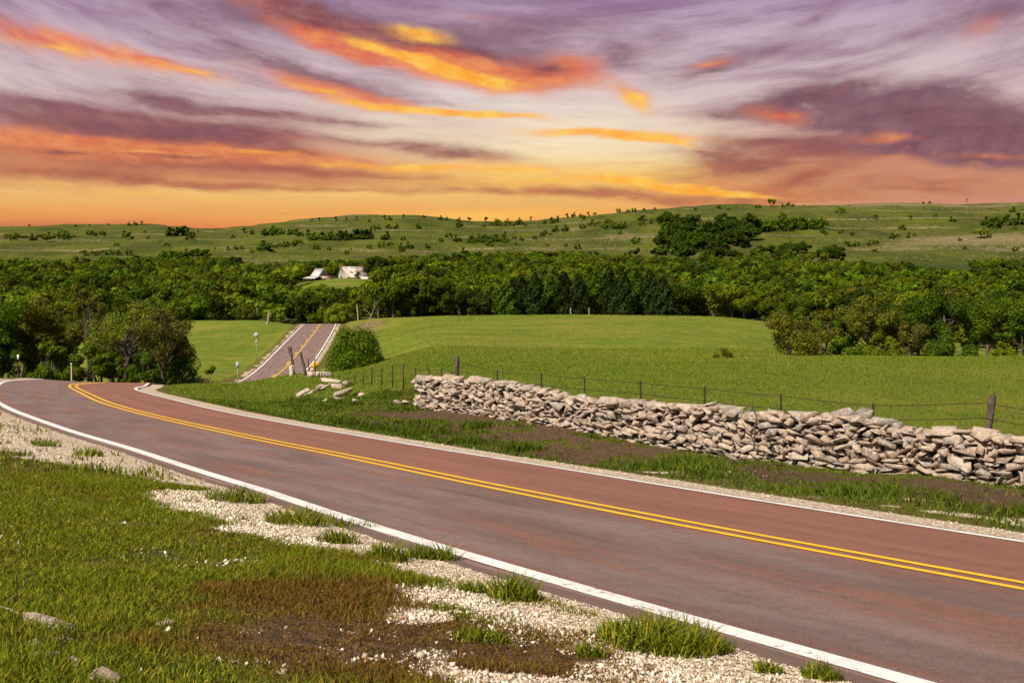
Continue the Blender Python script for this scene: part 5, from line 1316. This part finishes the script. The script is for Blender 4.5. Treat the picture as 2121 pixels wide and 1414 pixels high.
# =====================================================================================
# gravel and grass
# =====================================================================================
rngG = np.random.default_rng(101)
def sample(n, xr, yr, fn):
    """points in the view wedge, kept with probability fn"""
    Y = np.sqrt(rngG.uniform(yr[0]**2, yr[1]**2, n)); u = rngG.uniform(*xr, n); X = u*Y
    d, _ = road_dist(X, Y); k = rngG.random(n) < fn(X, Y, d)
    return X[k], Y[k], d[k]
def build_gravel():
    def dens(X, Y, d):
        g, s, *_ = masks(X, Y, d)
        n1 = fbm(X*1.6+50,Y*1.6,3)
        stray = .012*((d < -4.2)|((d > 4.6)&(d < 9)))*(fbm(X*2+9,Y*2,2) > .52)
        return np.clip(np.maximum(sstep(.12,.95,g+(n1-.5)*.7+(fbm(X*5+7,Y*5,2)-.5)*.7)*np.where(d < 0, .95, .9), stray), 0, 1)*(np.abs(d) > 3.79)
    X, Y, d = sample(560000, (-.47,.47), (4.2,13), dens); X2, Y2, d2 = sample(150000, (-.47,.47), (13,34), dens)
    xe = rngG.uniform(-16,9,120000); ye = rngG.uniform(-3,26,120000); de, _ = road_dist(xe, ye)
    ke = (rngG.random(len(xe)) < dens(xe,ye,de))&((np.abs(xe/np.maximum(ye,.01)) > .46)|(ye < 4.2))&(np.hypot(xe,ye) > .8)
    X = np.r_[X,X2,xe[ke]]; Y = np.r_[Y,Y2,ye[ke]]; d = np.r_[d,d2,de[ke]]
    r = np.clip(rngG.gamma(1.7,.0028,len(X)), .0022, .020)*np.where(Y > 13, 1.5, 1)*np.where(d > 0, .8, 1)
    big = rngG.random(len(X)) < .004; r[big] *= 1.6
    r *= np.where(np.abs(d) < 4.35, .62, 1.0)
    Z = terrain(X, Y)+r*.25
    S = r[:,None]*rngG.uniform(.7,1.35,(len(X),3))*np.array([1.15,1,.7])
    V, T = scatter_blocks(np.stack([X,Y,Z],1), S, rand_rot(rngG,len(X)), PEBBLES, rngG)
    tag(mk('gravel', V, T, M['gravel']), 'crushed pale limestone gravel along both road edges', 'gravel', kind='stuff')
build_gravel()
def blades(P, h, w, lean, dry, segs=2):
    n = len(P); a = rngG.uniform(0,2*np.pi,n); side = np.stack([np.cos(a),np.sin(a),np.zeros(n)],1)
    b_ = rngG.uniform(0,2*np.pi,n); L = np.stack([np.cos(b_),np.sin(b_),np.zeros(n)],1)*lean[:,None]
    up = np.array([0,0,1.])
    rows = []
    for k in range(segs):
        f = k/segs; c = P+L*(h*f*f)[:,None]+up*(h*f*(1-.25*np.minimum(lean,1.2)*f))[:,None]; ww = (w*(1-.35*f))[:,None]*.5
        rows += [c-side*ww, c+side*ww]
    rows.append(P+L*h[:,None]+up*(h*(1-.25*np.minimum(lean,1.2)))[:,None])
    m = 2*segs+1; V = np.stack(rows,1).reshape(-1,3); o = np.arange(n)[:,None]*m
    T = o+np.array([[2*segs-2,2*segs-1,2*segs]])
    Q = np.vstack([o+np.array([[2*k,2*k+1,2*k+3,2*k+2]]) for k in range(segs-1)]) if segs > 1 else []
    return V, T, Q, np.repeat(dry, m)
def build_grass():
    # near bank, camera side of the road
    def dens(X, Y, d):
        g, s, *_ = masks(X, Y, d); n1 = fbm(X*1.3+20,Y*1.3,3); n2 = fbm(X*4+3,Y*4,2)
        k = (1-(.97-.55*sstep(.60,.70,fbm(X*2.2+14,Y*2.2,3)))*sstep(.15,.8,g+(fbm(X*1.6+50,Y*1.6,3)-.5)*.7+(fbm(X*5+7,Y*5,2)-.5)*.5))*(1-.18*sstep(.3,.9,s))*sstep(.25,.5,n1*.6+n2*.4+.08)
        k = np.where(d > 0, k*sstep(4.7,5.5,d)*(1-.80*sstep(.4,.85,s)), k)
        return k*(np.abs(d) > 4.0)
    X, Y, d = sample(420000, (-.47,.47), (4.0,13), lambda X,Y,d: dens(X,Y,d)*(d < 0))
    X2, Y2, d2 = sample(420000, (-.62,.62), (13,58), lambda X,Y,d: dens(X,Y,d)*((d < 0)|(d < 15.2)))
    # the rest of the bank, beyond the sides of the view
    xe = rngG.uniform(-16,9,260000); ye = rngG.uniform(-3,26,260000); de, _ = road_dist(xe, ye)
    ke = (rngG.random(len(xe)) < dens(xe,ye,de)*.8)&((np.abs(xe/np.maximum(ye,.01)) > .46)|(ye < 4.0))&(np.hypot(xe,ye) > .9)&(de < 0)
    X, Y, d = np.r_[X,xe[ke]], np.r_[Y,ye[ke]], np.r_[d,de[ke]]
    for nm, X, Y, d, sc in (('a',X,Y,d,1.0),('b',X2,Y2,d2,1.5)):
        g, s, *_ = masks(X, Y, d); big = fbm(X*.9+70,Y*.9,3); cl = fbm(X*2.4,Y*2.4,2)
        tall = sstep(.45,.75,big)+1.2*np.exp(-(((X+1.9)/.45)**2+((Y-4.55)/.35)**2))
        h = (.022+.045*tall+.03*rngG.random(len(X))**2)*(1-.5*sstep(.2,.8,s))*sc
        if nm == 'b': h = h*np.where(d > 0, .9+2.6*sstep(.50,.64,fbm(X*.7+5,Y*.7,3))*sstep(5.5,7,d), 1.1)
        dry = .10+.85*sstep(.15,.7,s)+.38*sstep(.46,.7,fbm(X*3.1+33,Y*3.1,4))*(d < 0)-.9*np.exp(-(((X+1.9)/.5)**2+((Y-4.5)/.4)**2))-.30*(d > 0)-.35*sstep(.5,.7,cl)*(d > 0)
        w = (.0035+.0035*rngG.random(len(X)))*np.where(Y > 13, 2.3, 1.0)*(1+Y/28)
        dry = dry+.10*(d < 0)-.34*sstep(.8,2.4,-X)*(d < 0)+.30*sstep(.5,.66,fbm(X*1.3+90,Y*.9,4))*(d < 0)*sstep(5,6,Y)
        V, T, Q, dr = blades(np.stack([X,Y,terrain(X,Y)-.006],1), h, w, rngG.uniform(.1,1.1,len(X)), dry, 2)
        fs = np.repeat(d > 0, 5)
        for side, mt in ((False,'grass'),(True,'verge_grass')):
            kq = np.where((d > 0) == side)[0]
            if not len(kq): continue
            vi = (kq[:,None]*5+np.arange(5)).ravel(); n_ = len(kq); o_ = np.arange(n_)[:,None]*5
            tag(mk('grass', V[vi], [o_+np.array([[2,3,4]]), o_+np.array([[0,1,3,2]])], M[mt], attrs={'dry':dr[vi]}), 'short green and dry brown grass on the road bank' if not side else 'green and dark tufted grass between road and stone wall', 'grass', kind='stuff')
    # pasture
    def densf(X, Y, d): return sstep(np.where(X < -6, 5.0, 14.2),np.where(X < -6, 6.5, 15.2),d)*(.25+.75*fbm(X*.5,Y*.5,3))
    X, Y, d = sample(480000, (-.36,.58), (27,118), densf)
    h = (.05+.06*rngG.random(len(X)))*(1+Y/120); w = .012*(1+Y/30)*rngG.uniform(.6,1.3,len(X))
    dry = -.15+.9*sstep(60,110,Y)*.8+.5*(fbm(X*.2,Y*.2,3)-.5)
    V, T, Q, dr = blades(np.stack([X,Y,terrain(X,Y)-.01],1), h, w, rngG.uniform(.2,1.2,len(X)), dry, 1)
    X, Y, d = sample(170000, (-.33,.47), (112,265), lambda X,Y,d: (np.abs(d) > 6)*(.2+.8*fbm(X*.25,Y*.25,3))*(1-.85*sstep(236,246,Y)*(X > at(960,250))))
    h2 = (.10+.10*rngG.random(len(X))); dry2 = .45+.8*(fbm(X*.08,Y*.05,3)-.5)
    V2, T2, _, dr2 = blades(np.stack([X,Y,terrain(X,Y)-.02],1), h2, .05*(1+Y/200)*rngG.uniform(.6,1.3,len(X)), rngG.uniform(.2,1.2,len(X)), dry2, 1)
    T = np.vstack([T, T2+len(V)]); V = np.vstack([V, V2]); dr = np.r_[dr, dr2]
    tag(mk('grass', V, [T], M['field_grass'], attrs={'dry':dr}), 'short green pasture grass behind the stone wall', 'grass', kind='stuff')
build_grass()
# tufts that stand out on the gravel, one object each
def tuft(px, py, wpx, hpx, label, n=150, dry=0.0, rows=None):
    x, y = unplane(px, py); z = gz(x,y); r = wpx/F_PX*y/2; hh = hpx/F_PX*y
    a = rngG.uniform(0,6.28,n); q = rngG.random(n)**.55*r
    P = np.stack([np.cos(a)*q, np.sin(a)*q*.8, np.zeros(n)],1)
    P[:,2] = terrain(x+P[:,0], y+P[:,1])-z-.008
    h = hh*1.35*rngG.uniform(.35,1.0,n)*(1-.35*(q/r)**2)
    V, T, Q, dr = blades(P, h, (.0045+.004*rngG.random(n))*(1+y/22), rngG.uniform(.15,1.0,n), np.full(n,dry)+rngG.normal(size=n)*.15, 3)
    o = mk('grass_tuft', V, [T,Q], M['grass'], attrs={'dry':dr}); o.location = (x,y,z)
    tag(o, label, 'grass tuft', 'grass tufts on the gravel beside the road')
for a in [(1370,1345,250,75,'largest grass tuft on the gravel, reaching over the white edge line',900),
 (1062,1243,110,62,'tall grass tuft left of the largest tuft',320),(1290,1330,110,50,'grass tuft touching the left side of the largest tuft',300),
 (800,1163,95,48,'leftmost of three grass tufts in a row under the white line',260),(872,1158,70,36,'middle tuft of three in a row under the white line',200),(925,1162,70,44,'rightmost of three grass tufts in a row under the white line',200),
 (975,1228,70,30,'low tuft just left of the tall grass tuft',170),(620,1086,150,40,'broad tuft beside the white line left of the row of three',420),(742,1094,95,34,'tuft at the white line above the row of three',240),
 (490,1040,130,36,'bushy tuft at the white line near the middle of the left half',320),(185,945,60,22,'small tuft on the gravel at far left',160),(95,925,60,20,'low tuft on the gravel near the left picture edge',160),
 (1225,1362,70,34,'low tuft below and left of the largest tuft',160),(1480,1352,80,40,'grass tuft at the right end of the largest tuft',220),(1590,1395,60,30,'short tuft near the bottom edge right of the largest tuft',150),(1700,1408,90,40,'tuft cut by the bottom edge beside the white line',200),(1000,1330,120,34,'dark green tuft where gravel meets brown grass near the bottom',260),(700,1125,90,34,'tuft between the broad tuft and the row of three',220)]:
    tuft(*a)
scene.cycles.use_denoising = True
